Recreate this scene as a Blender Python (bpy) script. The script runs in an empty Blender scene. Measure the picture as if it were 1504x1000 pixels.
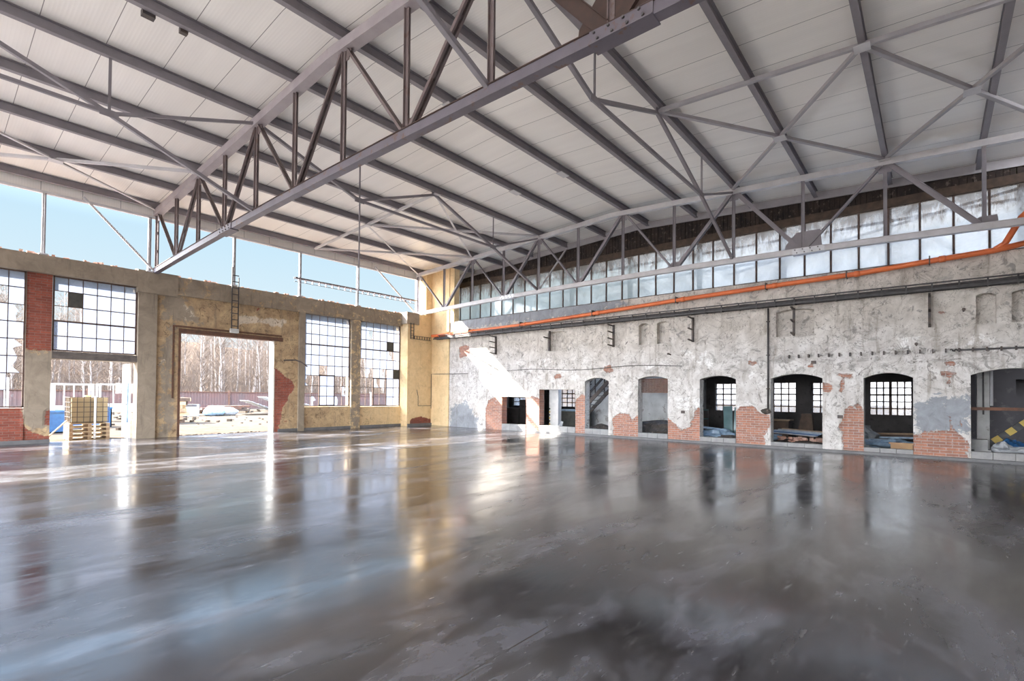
import bpy, math, random
from math import radians as rad, sin, cos, pi
from mathutils import Vector as V, Matrix, noise as mn

random.seed(7)
S = bpy.context.scene
COL = S.collection

# ------------------------------------------------------------------ camera
F_PX, SHIFT_PX, YAW, PITCH, ROLL, CAM_H = 736.066, 69.941, rad(49.94745), rad(0.92147), rad(0.51151), 1.6
B0 = Matrix(((cos(YAW), -sin(YAW), 0), (0, 0, -1), (sin(YAW), cos(YAW), 0)))
RP = Matrix(((1, 0, 0), (0, cos(PITCH), sin(PITCH)), (0, -sin(PITCH), cos(PITCH))))
RR = Matrix(((cos(ROLL), -sin(ROLL), 0), (sin(ROLL), cos(ROLL), 0), (0, 0, 1)))
RM = RR @ RP @ B0
cam_d = bpy.data.cameras.new('camera')
cam = bpy.data.objects.new('camera', cam_d)
COL.objects.link(cam)
cam_d.sensor_width = 36.0
cam_d.lens = F_PX / 1504 * 36
cam_d.shift_y = SHIFT_PX / 1504
cam_d.clip_start = 0.05
cam_d.clip_end = 600
mw = Matrix((RM[0], -RM[1], -RM[2])).transposed().to_4x4()
mw.translation = (0, 0, CAM_H)
cam.matrix_world = mw
S.camera = cam


def ray(px, py):
    return RM.transposed() @ V(((px - 752) / F_PX, (py - 500 - SHIFT_PX) / F_PX, 1))


def at(px, py, x=None, y=None, z=None):
    """place in the hall seen at a measured point, on the plane x=, y= or z="""
    r = ray(px, py)
    t = x / r.x if x is not None else (y / r.y if y is not None else (z - CAM_H) / r.z)
    return V((0, 0, CAM_H)) + r * t


# ------------------------------------------------------------------ light
S.view_settings.view_transform = 'Standard'
S.view_settings.look = 'None'
S.view_settings.gamma = 1
S.view_settings.use_curve_mapping = False
S.view_settings.exposure = 1.9
try:
    S.cycles.use_denoising = True
    S.cycles.max_bounces = 10
    S.cycles.diffuse_bounces = 6
    S.cycles.transparent_max_bounces = 16
    S.cycles.sample_clamp_indirect = 8
    S.cycles.caustics_reflective = True
    S.cycles.blur_glossy = 1.0
except Exception:
    pass

SUN_DIR = V((0.5, -1.0, -0.86)).normalized()
sun_d = bpy.data.lights.new('sun', 'SUN')
sun_d.energy = 16.0
sun_d.color = (1.0, 0.93, 0.82)
sun_d.angle = rad(0.6)
sun = bpy.data.objects.new('sun', sun_d)
COL.objects.link(sun)
sun.location = (-20, 50, 40)
sun.rotation_euler = SUN_DIR.to_track_quat('-Z', 'Y').to_euler()

W = bpy.data.worlds.new('sky')
S.world = W
W.use_nodes = True
wn = W.node_tree
wn.nodes.clear()
w_out = wn.nodes.new('ShaderNodeOutputWorld')
w_bg = wn.nodes.new('ShaderNodeBackground')
w_tc = wn.nodes.new('ShaderNodeTexCoord')
w_sep = wn.nodes.new('ShaderNodeSeparateXYZ')
w_ramp = wn.nodes.new('ShaderNodeValToRGB')
wn.links.new(w_tc.outputs['Generated'], w_sep.inputs[0])
wn.links.new(w_sep.outputs['Z'], w_ramp.inputs[0])
w_neg = wn.nodes.new('ShaderNodeMath')
w_neg.operation = 'MULTIPLY'
w_neg.inputs[1].default_value = -1.0
wn.links.new(w_sep.outputs['X'], w_neg.inputs[0])
w_mr = wn.nodes.new('ShaderNodeMapRange')
w_mr.interpolation_type = 'SMOOTHSTEP'
w_mr.inputs[1].default_value = 0.05
w_mr.inputs[2].default_value = 0.8
w_mr.inputs[4].default_value = 4.6  # brighter western sky out of view, added to light the right wall
wn.links.new(w_neg.outputs[0], w_mr.inputs[0])
w_mr2 = wn.nodes.new('ShaderNodeMapRange')
w_mr2.interpolation_type = 'SMOOTHSTEP'
w_mr2.inputs[1].default_value = 0.68
w_mr2.inputs[2].default_value = 0.93
w_mr2.inputs[4].default_value = 0.9  # eastern haze added to brighten the strip and side-building windows
wn.links.new(w_sep.outputs['X'], w_mr2.inputs[0])
w_sum = wn.nodes.new('ShaderNodeMath')
wn.links.new(w_mr.outputs[0], w_sum.inputs[0])
wn.links.new(w_mr2.outputs[0], w_sum.inputs[1])
w_add = wn.nodes.new('ShaderNodeMix')
w_add.data_type = 'RGBA'
w_add.blend_type = 'ADD'
w_add.inputs[0].default_value = 1.0
w_scl = wn.nodes.new('ShaderNodeVectorMath')
w_scl.operation = 'SCALE'
w_scl.inputs[0].default_value = (0.96, 0.98, 1.03)
wn.links.new(w_sum.outputs[0], w_scl.inputs['Scale'])
wn.links.new(w_ramp.outputs[0], w_add.inputs[6])
wn.links.new(w_scl.outputs[0], w_add.inputs[7])
wn.links.new(w_add.outputs[2], w_bg.inputs[0])
wn.links.new(w_bg.outputs[0], w_out.inputs[0])
cr = w_ramp.color_ramp
cr.elements[0].position = 0.0
cr.elements[0].color = (0.345, 0.355, 0.36, 1)
cr.elements[1].position = 1.0
cr.elements[1].color = (1.3, 2.0, 3.2, 1)
for p, c in ((0.12, (0.200, 0.239, 0.258, 1)), (0.26, (0.162, 0.222, 0.261, 1)), (0.36, (0.30, 0.42, 0.56, 1)), (0.52, (1.20, 1.75, 2.7, 1))):
    e = cr.elements.new(p)
    e.color = c
w_bg.inputs[1].default_value = 1.0


# ------------------------------------------------------------------ materials
def _n(nt, kind, **kw):
    n = nt.nodes.new(kind)
    for k, v in kw.items():
        setattr(n, k, v)
    return n


class NT:
    """small helper round one material's node tree"""

    def __init__(self, name):
        self.m = bpy.data.materials.new(name)
        self.m.use_nodes = True
        self.t = self.m.node_tree
        self.t.nodes.clear()
        self.out = _n(self.t, 'ShaderNodeOutputMaterial')
        self.b = _n(self.t, 'ShaderNodeBsdfPrincipled')
        self.t.links.new(self.b.outputs[0], self.out.inputs[0])
        self.pos = _n(self.t, 'ShaderNodeNewGeometry').outputs['Position']
        self.obj = _n(self.t, 'ShaderNodeTexCoord').outputs['Object']

    def link(self, a, b):
        self.t.links.new(a, b)

    def val(self, sock, v):
        if isinstance(v, (int, float)):
            sock.default_value = v
        elif isinstance(v, tuple):
            sock.default_value = (v + (1,)) if len(v) == 3 and sock.type == 'RGBA' else v
        else:
            self.link(v, sock)

    def noise(self, vec, scale, detail=4, rough=0.55, dist=0.0, out='Fac'):
        n = _n(self.t, 'ShaderNodeTexNoise')
        self.link(vec, n.inputs['Vector'])
        n.inputs['Scale'].default_value = scale
        n.inputs['Detail'].default_value = detail
        n.inputs['Roughness'].default_value = rough
        n.inputs['Distortion'].default_value = dist
        return n.outputs[out]

    def scale(self, vec, s):
        n = _n(self.t, 'ShaderNodeVectorMath', operation='MULTIPLY')
        self.link(vec, n.inputs[0])
        n.inputs[1].default_value = s
        return n.outputs[0]

    def math(self, op, a, b=0.0, c=0.0, clamp=False):
        n = _n(self.t, 'ShaderNodeMath', operation=op)
        n.use_clamp = clamp
        for s, v in zip(n.inputs, (a, b, c)):
            self.val(s, v)
        return n.outputs[0]

    def mr(self, v, a, b, c=0.0, d=1.0):
        n = _n(self.t, 'ShaderNodeMapRange')
        n.clamp = True
        self.val(n.inputs[0], v)
        for i, q in enumerate((a, b, c, d)):
            n.inputs[i + 1].default_value = q
        return n.outputs[0]

    def mix(self, f, a, b, blend='MIX'):
        n = _n(self.t, 'ShaderNodeMix', data_type='RGBA', blend_type=blend)
        self.val(n.inputs[0], f)
        self.val(n.inputs[6], a)
        self.val(n.inputs[7], b)
        return n.outputs[2]

    def xyz(self, vec):
        n = _n(self.t, 'ShaderNodeSeparateXYZ')
        self.link(vec, n.inputs[0])
        return n.outputs

    def comb(self, x, y, z):
        n = _n(self.t, 'ShaderNodeCombineXYZ')
        for s, v in zip(n.inputs, (x, y, z)):
            self.val(s, v)
        return n.outputs[0]

    def bump(self, h, strength=0.3, dist=0.02):
        n = _n(self.t, 'ShaderNodeBump')
        n.inputs['Strength'].default_value = strength
        n.inputs['Distance'].default_value = dist
        self.link(h, n.inputs['Height'])
        self.link(n.outputs[0], self.b.inputs['Normal'])

    def fin(self, col, rough=0.7, metal=0.0, spec=None):
        self.val(self.b.inputs['Base Color'], col)
        self.val(self.b.inputs['Roughness'], rough)
        self.b.inputs['Metallic'].default_value = metal
        if spec is not None:
            self.b.inputs['Specular IOR Level'].default_value = spec
        return self.m


def mat(name, c1, c2=None, rough=0.65, metal=0.0, scale=4.0, lo=0.35, hi=0.65, bump=0.0, c3=None, spec=None):
    k = NT(name)
    c2 = c2 or tuple(x * 0.75 for x in c1)
    f = k.mr(k.noise(k.pos, scale, 5, 0.6), lo, hi)
    col = k.mix(f, c1, c2)
    if c3:
        g = k.mr(k.noise(k.pos, scale * 2.3, 4, 0.65), 0.58, 0.66)
        col = k.mix(g, col, c3)
    if bump:
        k.bump(k.noise(k.pos, scale * 6, 3), bump, 0.01)
    return k.fin(col, rough, metal, spec)


def wall_mat(name, axis, base, alt, grey, light, stain_amt, brick_a, brick_b, mortar, upper=None):
    """plaster over brick: vertex masks (brick, concrete, pale patch) say where each surface is"""
    k = NT(name)
    px, py, pz = k.xyz(k.pos)[:]
    u = px if axis == 'X' else py
    uv = k.comb(u, pz, 0.0)
    at_ = _n(k.t, 'ShaderNodeAttribute', attribute_name='masks')
    mk = _n(k.t, 'ShaderNodeSeparateColor')
    k.link(at_.outputs['Color'], mk.inputs[0])
    n_big = k.noise(k.pos, 0.55, 6, 0.6)
    n_mid = k.noise(k.pos, 2.2, 8, 0.68, 0.6)
    n_fine = k.noise(k.pos, 11.0, 5, 0.7)
    if axis == 'X':
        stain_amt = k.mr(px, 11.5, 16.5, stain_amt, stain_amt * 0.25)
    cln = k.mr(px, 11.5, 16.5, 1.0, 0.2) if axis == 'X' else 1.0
    n_edge = k.noise(k.pos, 4.0, 8, 0.75, 0.5)
    streak = k.noise(k.scale(k.pos, (5.0, 5.0, 0.7)), 1.3, 5, 0.6)
    col = k.mix(k.mr(n_mid, 0.36, 0.62), base, alt)
    if axis == 'X':
        col = k.mix(k.mr(k.math('ADD', px, k.math('MULTIPLY', n_mid, 1.5)), 12.0, 17.0), col, k.mix(k.mr(n_mid, 0.36, 0.62), (0.84, 0.645, 0.385), (0.74, 0.55, 0.31)))  # plaster brightened toward the corner, painting in the sun's warm bounce
    if upper:
        up = k.mr(k.math('ADD', pz, k.math('MULTIPLY', n_big, 1.6)), 3.7, 4.9)
        col = k.mix(up, col, k.mix(k.mr(n_mid, 0.35, 0.65), upper[0], upper[1]))
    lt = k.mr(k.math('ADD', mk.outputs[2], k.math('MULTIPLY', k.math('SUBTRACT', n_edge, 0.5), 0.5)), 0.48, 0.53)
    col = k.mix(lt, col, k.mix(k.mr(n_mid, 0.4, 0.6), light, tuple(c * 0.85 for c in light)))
    # flaking and grime with shapes of their own
    fl = k.mr(k.noise(k.pos, 3.1, 9, 0.72, 1.2), 0.575, 0.61)
    col = k.mix(k.math('MULTIPLY', fl, k.math('MULTIPLY', cln, 0.8)), col, tuple(c * 0.55 for c in alt))
    band = k.math('MULTIPLY', k.mr(pz, 2.2, 2.75), k.mr(pz, 3.45, 3.0))
    f2 = k.mr(k.math('ADD', k.noise(k.scale(k.pos, (1, 1, 1.8)), 1.5, 9, 0.75, 1.0), k.math('MULTIPLY', band, 0.06)), 0.58, 0.65)
    col = k.mix(k.math('MULTIPLY', f2, k.math('MULTIPLY', cln, 0.7)), col, tuple(c * 0.62 for c in alt))
    cr_ = k.mr(k.math('ABSOLUTE', k.math('SUBTRACT', k.noise(k.pos, 1.3, 8, 0.7, 0.8), 0.5)), 0.0, 0.012, 1.0, 0.0)
    col = k.mix(k.math('MULTIPLY', cr_, k.math('MULTIPLY', cln, 0.6)), col, (0.14, 0.12, 0.10))
    sp = k.mr(n_fine, 0.60, 0.69)
    col = k.mix(k.math('MULTIPLY', sp, stain_amt), col, (0.10, 0.085, 0.07))
    st = k.mr(streak, 0.56, 0.72)
    col = k.mix(k.math('MULTIPLY', st, k.math('MULTIPLY', stain_amt, 0.7)), col, (0.20, 0.16, 0.12))
    gm = k.mr(k.math('ADD', mk.outputs[1], k.math('MULTIPLY', k.math('SUBTRACT', n_edge, 0.5), 1.5)), 0.47, 0.53)
    gcol = k.mix(k.mr(n_mid, 0.35, 0.65), grey, tuple(c * 0.7 for c in grey))
    gcol = k.mix(k.math('MULTIPLY', st, 0.4), gcol, (0.10, 0.085, 0.07))
    col = k.mix(gm, col, gcol)
    br = _n(k.t, 'ShaderNodeTexBrick', offset=0.5)
    k.link(uv, br.inputs['Vector'])
    k.val(br.inputs['Color1'], brick_a)
    k.val(br.inputs['Color2'], brick_b)
    k.val(br.inputs['Mortar'], mortar)
    for nm, v in (('Scale', 1.0), ('Mortar Size', 0.009), ('Mortar Smooth', 0.2), ('Bias', 0.0), ('Brick Width', 0.26), ('Row Height', 0.078)):
        br.inputs[nm].default_value = v
    bcol = k.mix(k.mr(n_fine, 0.35, 0.75, 0.0, 0.65), br.outputs['Color'], tuple(c * 0.5 for c in brick_a))
    bcol = k.mix(k.mr(k.noise(k.pos, 4.5, 5, 0.7), 0.58, 0.66, 0.0, 0.6), bcol, mortar)
    bm = k.mr(k.math('ADD', mk.outputs[0], k.math('MULTIPLY', k.math('SUBTRACT', n_edge, 0.5), 0.34)), 0.49, 0.51)
    col = k.mix(bm, col, bcol)
    h = k.math('ADD', k.math('MULTIPLY', n_fine, 0.25), k.math('MULTIPLY', k.math('SUBTRACT', 1.0, bm), 1.2))
    h = k.math('SUBTRACT', h, k.math('MULTIPLY', k.math('MULTIPLY', br.outputs['Fac'], bm), 0.6))
    h = k.math('SUBTRACT', h, k.math('MULTIPLY', fl, 0.35))
    k.bump(h, 0.55, 0.02)
    return k.fin(col, 0.88, 0.0, 0.25)


M = {}
M['steel'] = mat('grey_painted_steel', (0.25, 0.225, 0.242), (0.205, 0.185, 0.20), 0.5, 0.0, 2.5)
M['steel_light'] = mat('pale_grey_painted_steel', (0.60, 0.58, 0.59), (0.50, 0.48, 0.49), 0.45, 0.0, 2.5)
M['primer'] = mat('rust_brown_primer', (0.185, 0.140, 0.135), (0.15, 0.115, 0.112), 0.6, 0.0, 3.0, c3=(0.14, 0.09, 0.075))
M['dark_steel'] = mat('dark_steel', (0.055, 0.050, 0.055), (0.10, 0.075, 0.06), 0.55, 0.2, 6)
M['rust'] = mat('rusty_iron', (0.16, 0.075, 0.045), (0.09, 0.05, 0.035), 0.8, 0.1, 7)
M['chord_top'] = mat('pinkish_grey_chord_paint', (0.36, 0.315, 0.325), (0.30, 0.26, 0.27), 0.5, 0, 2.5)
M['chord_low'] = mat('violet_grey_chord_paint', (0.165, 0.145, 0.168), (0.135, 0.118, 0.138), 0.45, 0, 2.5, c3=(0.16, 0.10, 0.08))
M['steel_mid'] = mat('mid_grey_painted_steel', (0.40, 0.375, 0.39), (0.34, 0.32, 0.335), 0.5, 0, 2.5)
M['rust_plate'] = mat('rust_brown_plate', (0.075, 0.042, 0.032), (0.055, 0.034, 0.028), 0.7, 0.0, 5)
M['annex_shade'] = mat('shaded_annex_wall', (0.034, 0.031, 0.033), (0.022, 0.020, 0.022), 0.9, 0, 1.5, c3=(0.05, 0.045, 0.045))  # darkness of the dim room behind the last opening put into the colour
M['lintel'] = mat('dark_grey_lintel', (0.15, 0.128, 0.115), (0.085, 0.073, 0.068), 0.9, 0, 4)
M['bolt'] = mat('bolt_steel', (0.16, 0.15, 0.15), (0.11, 0.10, 0.10), 0.4, 0.6, 9)
M['zinc'] = mat('zinc_steel', (0.66, 0.66, 0.68), (0.55, 0.55, 0.57), 0.4, 0.3, 5)
M['concrete'] = mat('raw_concrete', (0.30, 0.265, 0.225), (0.20, 0.175, 0.15), 0.9, 0, 2.0, bump=0.3, c3=(0.13, 0.11, 0.09))
M['block'] = mat('grey_concrete_block', (0.34, 0.34, 0.335), (0.26, 0.26, 0.265), 0.9, 0, 5, bump=0.3)
M['kerb'] = mat('dark_screed', (0.17, 0.17, 0.175), (0.12, 0.12, 0.125), 0.6, 0, 3)
M['orange'] = mat('orange_plastic', (0.78, 0.19, 0.055), (0.66, 0.15, 0.05), 0.35, 0, 2)
M['cable'] = mat('black_cable', (0.045, 0.043, 0.045), (0.075, 0.07, 0.07), 0.6, 0, 8)
M['char'] = mat('charred_boards', (0.045, 0.030, 0.024), (0.015, 0.011, 0.010), 0.85, 0, 3, c3=(0.13, 0.10, 0.085))
M['wood'] = mat('weathered_wood', (0.36, 0.25, 0.15), (0.24, 0.16, 0.10), 0.8, 0, 5)
M['wood_pale'] = mat('pale_timber', (0.50, 0.37, 0.22), (0.38, 0.28, 0.17), 0.8, 0, 5)
M['wood_dark'] = mat('dark_timber', (0.10, 0.065, 0.045), (0.06, 0.04, 0.03), 0.8, 0, 5)
M['white_paint'] = mat('white_paint', (0.80, 0.80, 0.79), (0.66, 0.66, 0.66), 0.5, 0, 4)
M['frame'] = mat('rusty_window_bar', (0.12, 0.075, 0.055), (0.07, 0.045, 0.04), 0.7, 0.1, 9)
M['blue'] = mat('blue_plastic', (0.030, 0.125, 0.30), (0.022, 0.09, 0.23), 0.4, 0, 5)
M['blue_pale'] = mat('pale_blue_film', (0.34, 0.46, 0.58), (0.16, 0.24, 0.34), 0.4, 0, 5)
M['white_film'] = mat('white_film', (0.42, 0.44, 0.46), (0.26, 0.285, 0.31), 0.5, 0, 6)
M['yellow'] = mat('faded_yellow_paint', (0.62, 0.45, 0.10), (0.50, 0.36, 0.09), 0.6, 0, 6)
M['black'] = mat('faded_black_paint', (0.04, 0.04, 0.045), (0.08, 0.08, 0.08), 0.6, 0, 6)
M['rubble'] = mat('dark_rubble', (0.09, 0.075, 0.065), (0.04, 0.035, 0.03), 0.95, 0, 5, bump=0.6, c3=(0.20, 0.15, 0.12))
M['brick_loose'] = mat('loose_brick', (0.42, 0.20, 0.14), (0.50, 0.36, 0.30), 0.9, 0, 6)
M['card'] = mat('brown_card', (0.42, 0.27, 0.14), (0.36, 0.22, 0.12), 0.8, 0, 3)
M['green_glass'] = mat('greenish_glass_sheet', (0.16, 0.26, 0.27), (0.10, 0.18, 0.19), 0.15, 0, 1.5)
M['tank'] = mat('cream_plastic_tank', (0.40, 0.305, 0.175), (0.36, 0.275, 0.155), 0.4, 0, 3)
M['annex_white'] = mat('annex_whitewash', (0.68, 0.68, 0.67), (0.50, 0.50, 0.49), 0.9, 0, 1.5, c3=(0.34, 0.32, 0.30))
M['annex_dark'] = mat('annex_dark_plaster', (0.085, 0.078, 0.076), (0.05, 0.046, 0.045), 0.9, 0, 1.5, c3=(0.035, 0.03, 0.03))  # plaster tone set low to keep the side building dark
M['ground'] = mat('pale_gravel', (0.084, 0.067, 0.052), (0.062, 0.049, 0.038), 0.95, 0, 1.3, c3=(0.042, 0.033, 0.026), spec=0.0)
M['hill'] = mat('dry_grass_bank', (0.085, 0.060, 0.042), (0.060, 0.042, 0.032), 0.95, 0, 0.6, c3=(0.12, 0.085, 0.05), spec=0.0)
M['bark'] = mat('birch_bark', (0.40, 0.34, 0.29), (0.20, 0.165, 0.14), 0.85, 0, 3)
M['twig'] = mat('bare_twigs', (0.150, 0.108, 0.076), (0.105, 0.074, 0.054), 0.9, 0, 3)
M['fence'] = mat('rusty_red_sheet', (0.135, 0.070, 0.058), (0.105, 0.072, 0.065), 0.8, 0, 0.7, c3=(0.16, 0.125, 0.11))
M['dark_panel'] = mat('dark_board_pane', (0.05, 0.05, 0.045), (0.08, 0.078, 0.065), 0.7, 0, 6)

# roof sheets: cream, with fine ribs and a seam each metre, running up the slope
k = NT('cream_roof_sheets')
sx, sy, sz = k.xyz(k.pos)[:]
fr = k.math('FRACT', k.math('ADD', sx, 0.62))
seam = k.math('LESS_THAN', fr, 0.014)
rib = k.math('SINE', k.math('MULTIPLY', sx, 2 * pi / 0.0625))
colr = k.mix(k.mr(k.noise(k.scale(k.pos, (3, 0.25, 1)), 1.0, 3), 0.3, 0.7), (0.86, 0.82, 0.775), (0.80, 0.76, 0.72))
colr = k.mix(k.mr(rib, 0.2, 1.0, 0, 0.06), colr, (0.55, 0.52, 0.49))
colr = k.mix(seam, colr, (0.24, 0.22, 0.21))
k.bump(rib, 0.16, 0.003)
M['deck'] = k.fin(colr, 0.36, 0.0, 0.5)

# hall floor: freshly power-floated, sealed concrete
k = NT('sealed_power_floated_concrete')
fx, fy, fz = k.xyz(k.pos)[:]
nb = k.noise(k.pos, 0.28, 6, 0.6, 1.0)
nm = k.noise(k.scale(k.pos, (0.7, 1.6, 1.0)), 0.9, 9, 0.68, 0.35)
nf = k.noise(k.scale(k.pos, (0.8, 3.6, 1.0)), 3.0, 7, 0.72, 0.2)
fc = k.mix(k.mr(nb, 0.35, 0.65), (0.013, 0.0115, 0.0125), (0.036, 0.033, 0.036))
fc = k.mix(k.mr(nm, 0.50, 0.60), fc, (0.088, 0.088, 0.102))
fc = k.mix(k.mr(nf, 0.60, 0.72, 0, 0.6), fc, (0.20, 0.195, 0.205))
sc = k.noise(k.scale(k.pos, (2.2, 14.0, 1.0)), 1.6, 5, 0.75, 0.4)
fc = k.mix(k.mr(sc, 0.62, 0.78, 0, 0.30), fc, (0.27, 0.26, 0.26))
sc2 = k.noise(k.scale(k.pos, (9.0, 1.5, 1.0)), 1.3, 5, 0.7, 1.0)
fc = k.mix(k.mr(sc2, 0.62, 0.70, 0, 0.5), fc, (0.018, 0.016, 0.016))


def cut(coord, period, off, w):
    f = k.math('FRACT', k.math('DIVIDE', k.math('SUBTRACT', coord, off - w / 2), period))
    return k.math('LESS_THAN', f, w / period)


joint = k.math('MAXIMUM', cut(fy, 6.0, 2.06, 0.012), cut(fx, 6.0, 0.4, 0.012))
fc = k.mix(joint, fc, (0.03, 0.027, 0.026))
rg = k.math('ADD', k.mr(nm, 0.35, 0.65, 0.13, 0.26), k.mr(nf, 0.55, 0.75, 0.0, 0.16))
k.bump(k.math('ADD', k.math('MULTIPLY', nm, 0.5), k.math('MULTIPLY', nf, 0.08)), 0.09, 0.02)
dry = k.mr(k.noise(k.scale(k.pos, (0.35, 1.1, 1.0)), 0.9, 7, 0.65, 0.6), 0.42, 0.66)
k.b.inputs['Coat Weight'].default_value = 1.0
k.val(k.b.inputs['Coat Roughness'], k.math('ADD', k.math('ADD', 0.135, k.math('MULTIPLY', dry, 0.17)), k.math('MULTIPLY', k.mr(nf, 0.55, 0.75), 0.12)))
k.b.inputs['Coat IOR'].default_value = 2.1
M['floor'] = k.fin(fc, k.math('ADD', rg, 0.25), 0.0, 0.0)


def pane_mat(name, transl, tint, clear, dirt=None, top=None):
    """dusty single glazing: lets light through scattered, part of it straight"""
    k = NT(name)
    t = k.t
    tr = _n(t, 'ShaderNodeBsdfTranslucent')
    df = _n(t, 'ShaderNodeBsdfDiffuse')
    tp = _n(t, 'ShaderNodeBsdfTransparent')
    gl = _n(t, 'ShaderNodeBsdfGlossy')
    gl.inputs['Roughness'].default_value = 0.08
    m1 = _n(t, 'ShaderNodeMixShader')
    m2 = _n(t, 'ShaderNodeMixShader')
    m3 = _n(t, 'ShaderNodeMixShader')
    n1 = k.noise(k.pos, 1.6, 6, 0.65, 0.6)
    colr = k.mix(k.mr(n1, 0.35, 0.65), tint, tuple(c * 0.82 for c in tint))
    if dirt:
        n2 = k.noise(k.scale(k.pos, (1, 3.0, 0.8)), 2.0, 7, 0.7, 0.5)
        zz = k.xyz(k.pos)[2]
        dm = k.mr(k.math('ADD', k.math('MULTIPLY', k.mr(zz, top[0], top[1]), 0.55), k.math('MULTIPLY', n2, 0.75)), 0.62, 0.78)
        py_ = k.xyz(k.pos)[1]
        far = k.mr(k.math('ADD', py_, k.math('MULTIPLY', n1, 3.0)), 6.0, 13.0)
        colr = k.mix(far, colr, (0.30, 0.31, 0.275))
        colr = k.mix(k.math('MULTIPLY', dm, 0.85), colr, dirt)
    k.link(colr, tr.inputs[0])
    k.link(colr, df.inputs[0])
    m1.inputs[0].default_value = 1 - transl
    k.link(tr.outputs[0], m1.inputs[1])
    k.link(df.outputs[0], m1.inputs[2])
    k.val(m2.inputs[0], k.mr(n1, 0.3, 0.7, max(0, clear - 0.12), clear + 0.12))
    k.link(m1.outputs[0], m2.inputs[1])
    k.link(tp.outputs[0], m2.inputs[2])
    m3.inputs[0].default_value = 0.05
    k.link(m2.outputs[0], m3.inputs[1])
    k.link(gl.outputs[0], m3.inputs[2])
    k.link(m3.outputs[0], k.out.inputs[0])
    return k.m


M['pane'] = pane_mat('dusty_glass', 0.75, (0.215, 0.245, 0.31), 0.30)
M['pane_annex'] = pane_mat('annex_dusty_glass', 0.75, (0.45, 0.44, 0.43), 0.6)
M['pane_strip'] = pane_mat('frosted_strip_glass', 0.8, (0.46, 0.44, 0.41), 0.24, (0.12, 0.085, 0.06), (6.2, 7.8))

BR_A, BR_B, MORT = (0.50, 0.235, 0.155), (0.30, 0.165, 0.135), (0.46, 0.415, 0.385)
M['wall_right'] = wall_mat('flaking_whitewash_over_brick', 'Y', (0.70, 0.685, 0.665), (0.50, 0.475, 0.45),
                           (0.34, 0.36, 0.39), (0.88, 0.875, 0.86), 0.8, BR_A, BR_B, MORT,
                           ((0.70, 0.655, 0.60), (0.46, 0.42, 0.375)))
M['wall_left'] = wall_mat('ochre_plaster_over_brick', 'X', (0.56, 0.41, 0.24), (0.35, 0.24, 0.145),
                          (0.345, 0.285, 0.22), (0.66, 0.57, 0.45), 0.85, (0.36, 0.105, 0.068), (0.22, 0.066, 0.05), (0.26, 0.16, 0.13))


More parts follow.
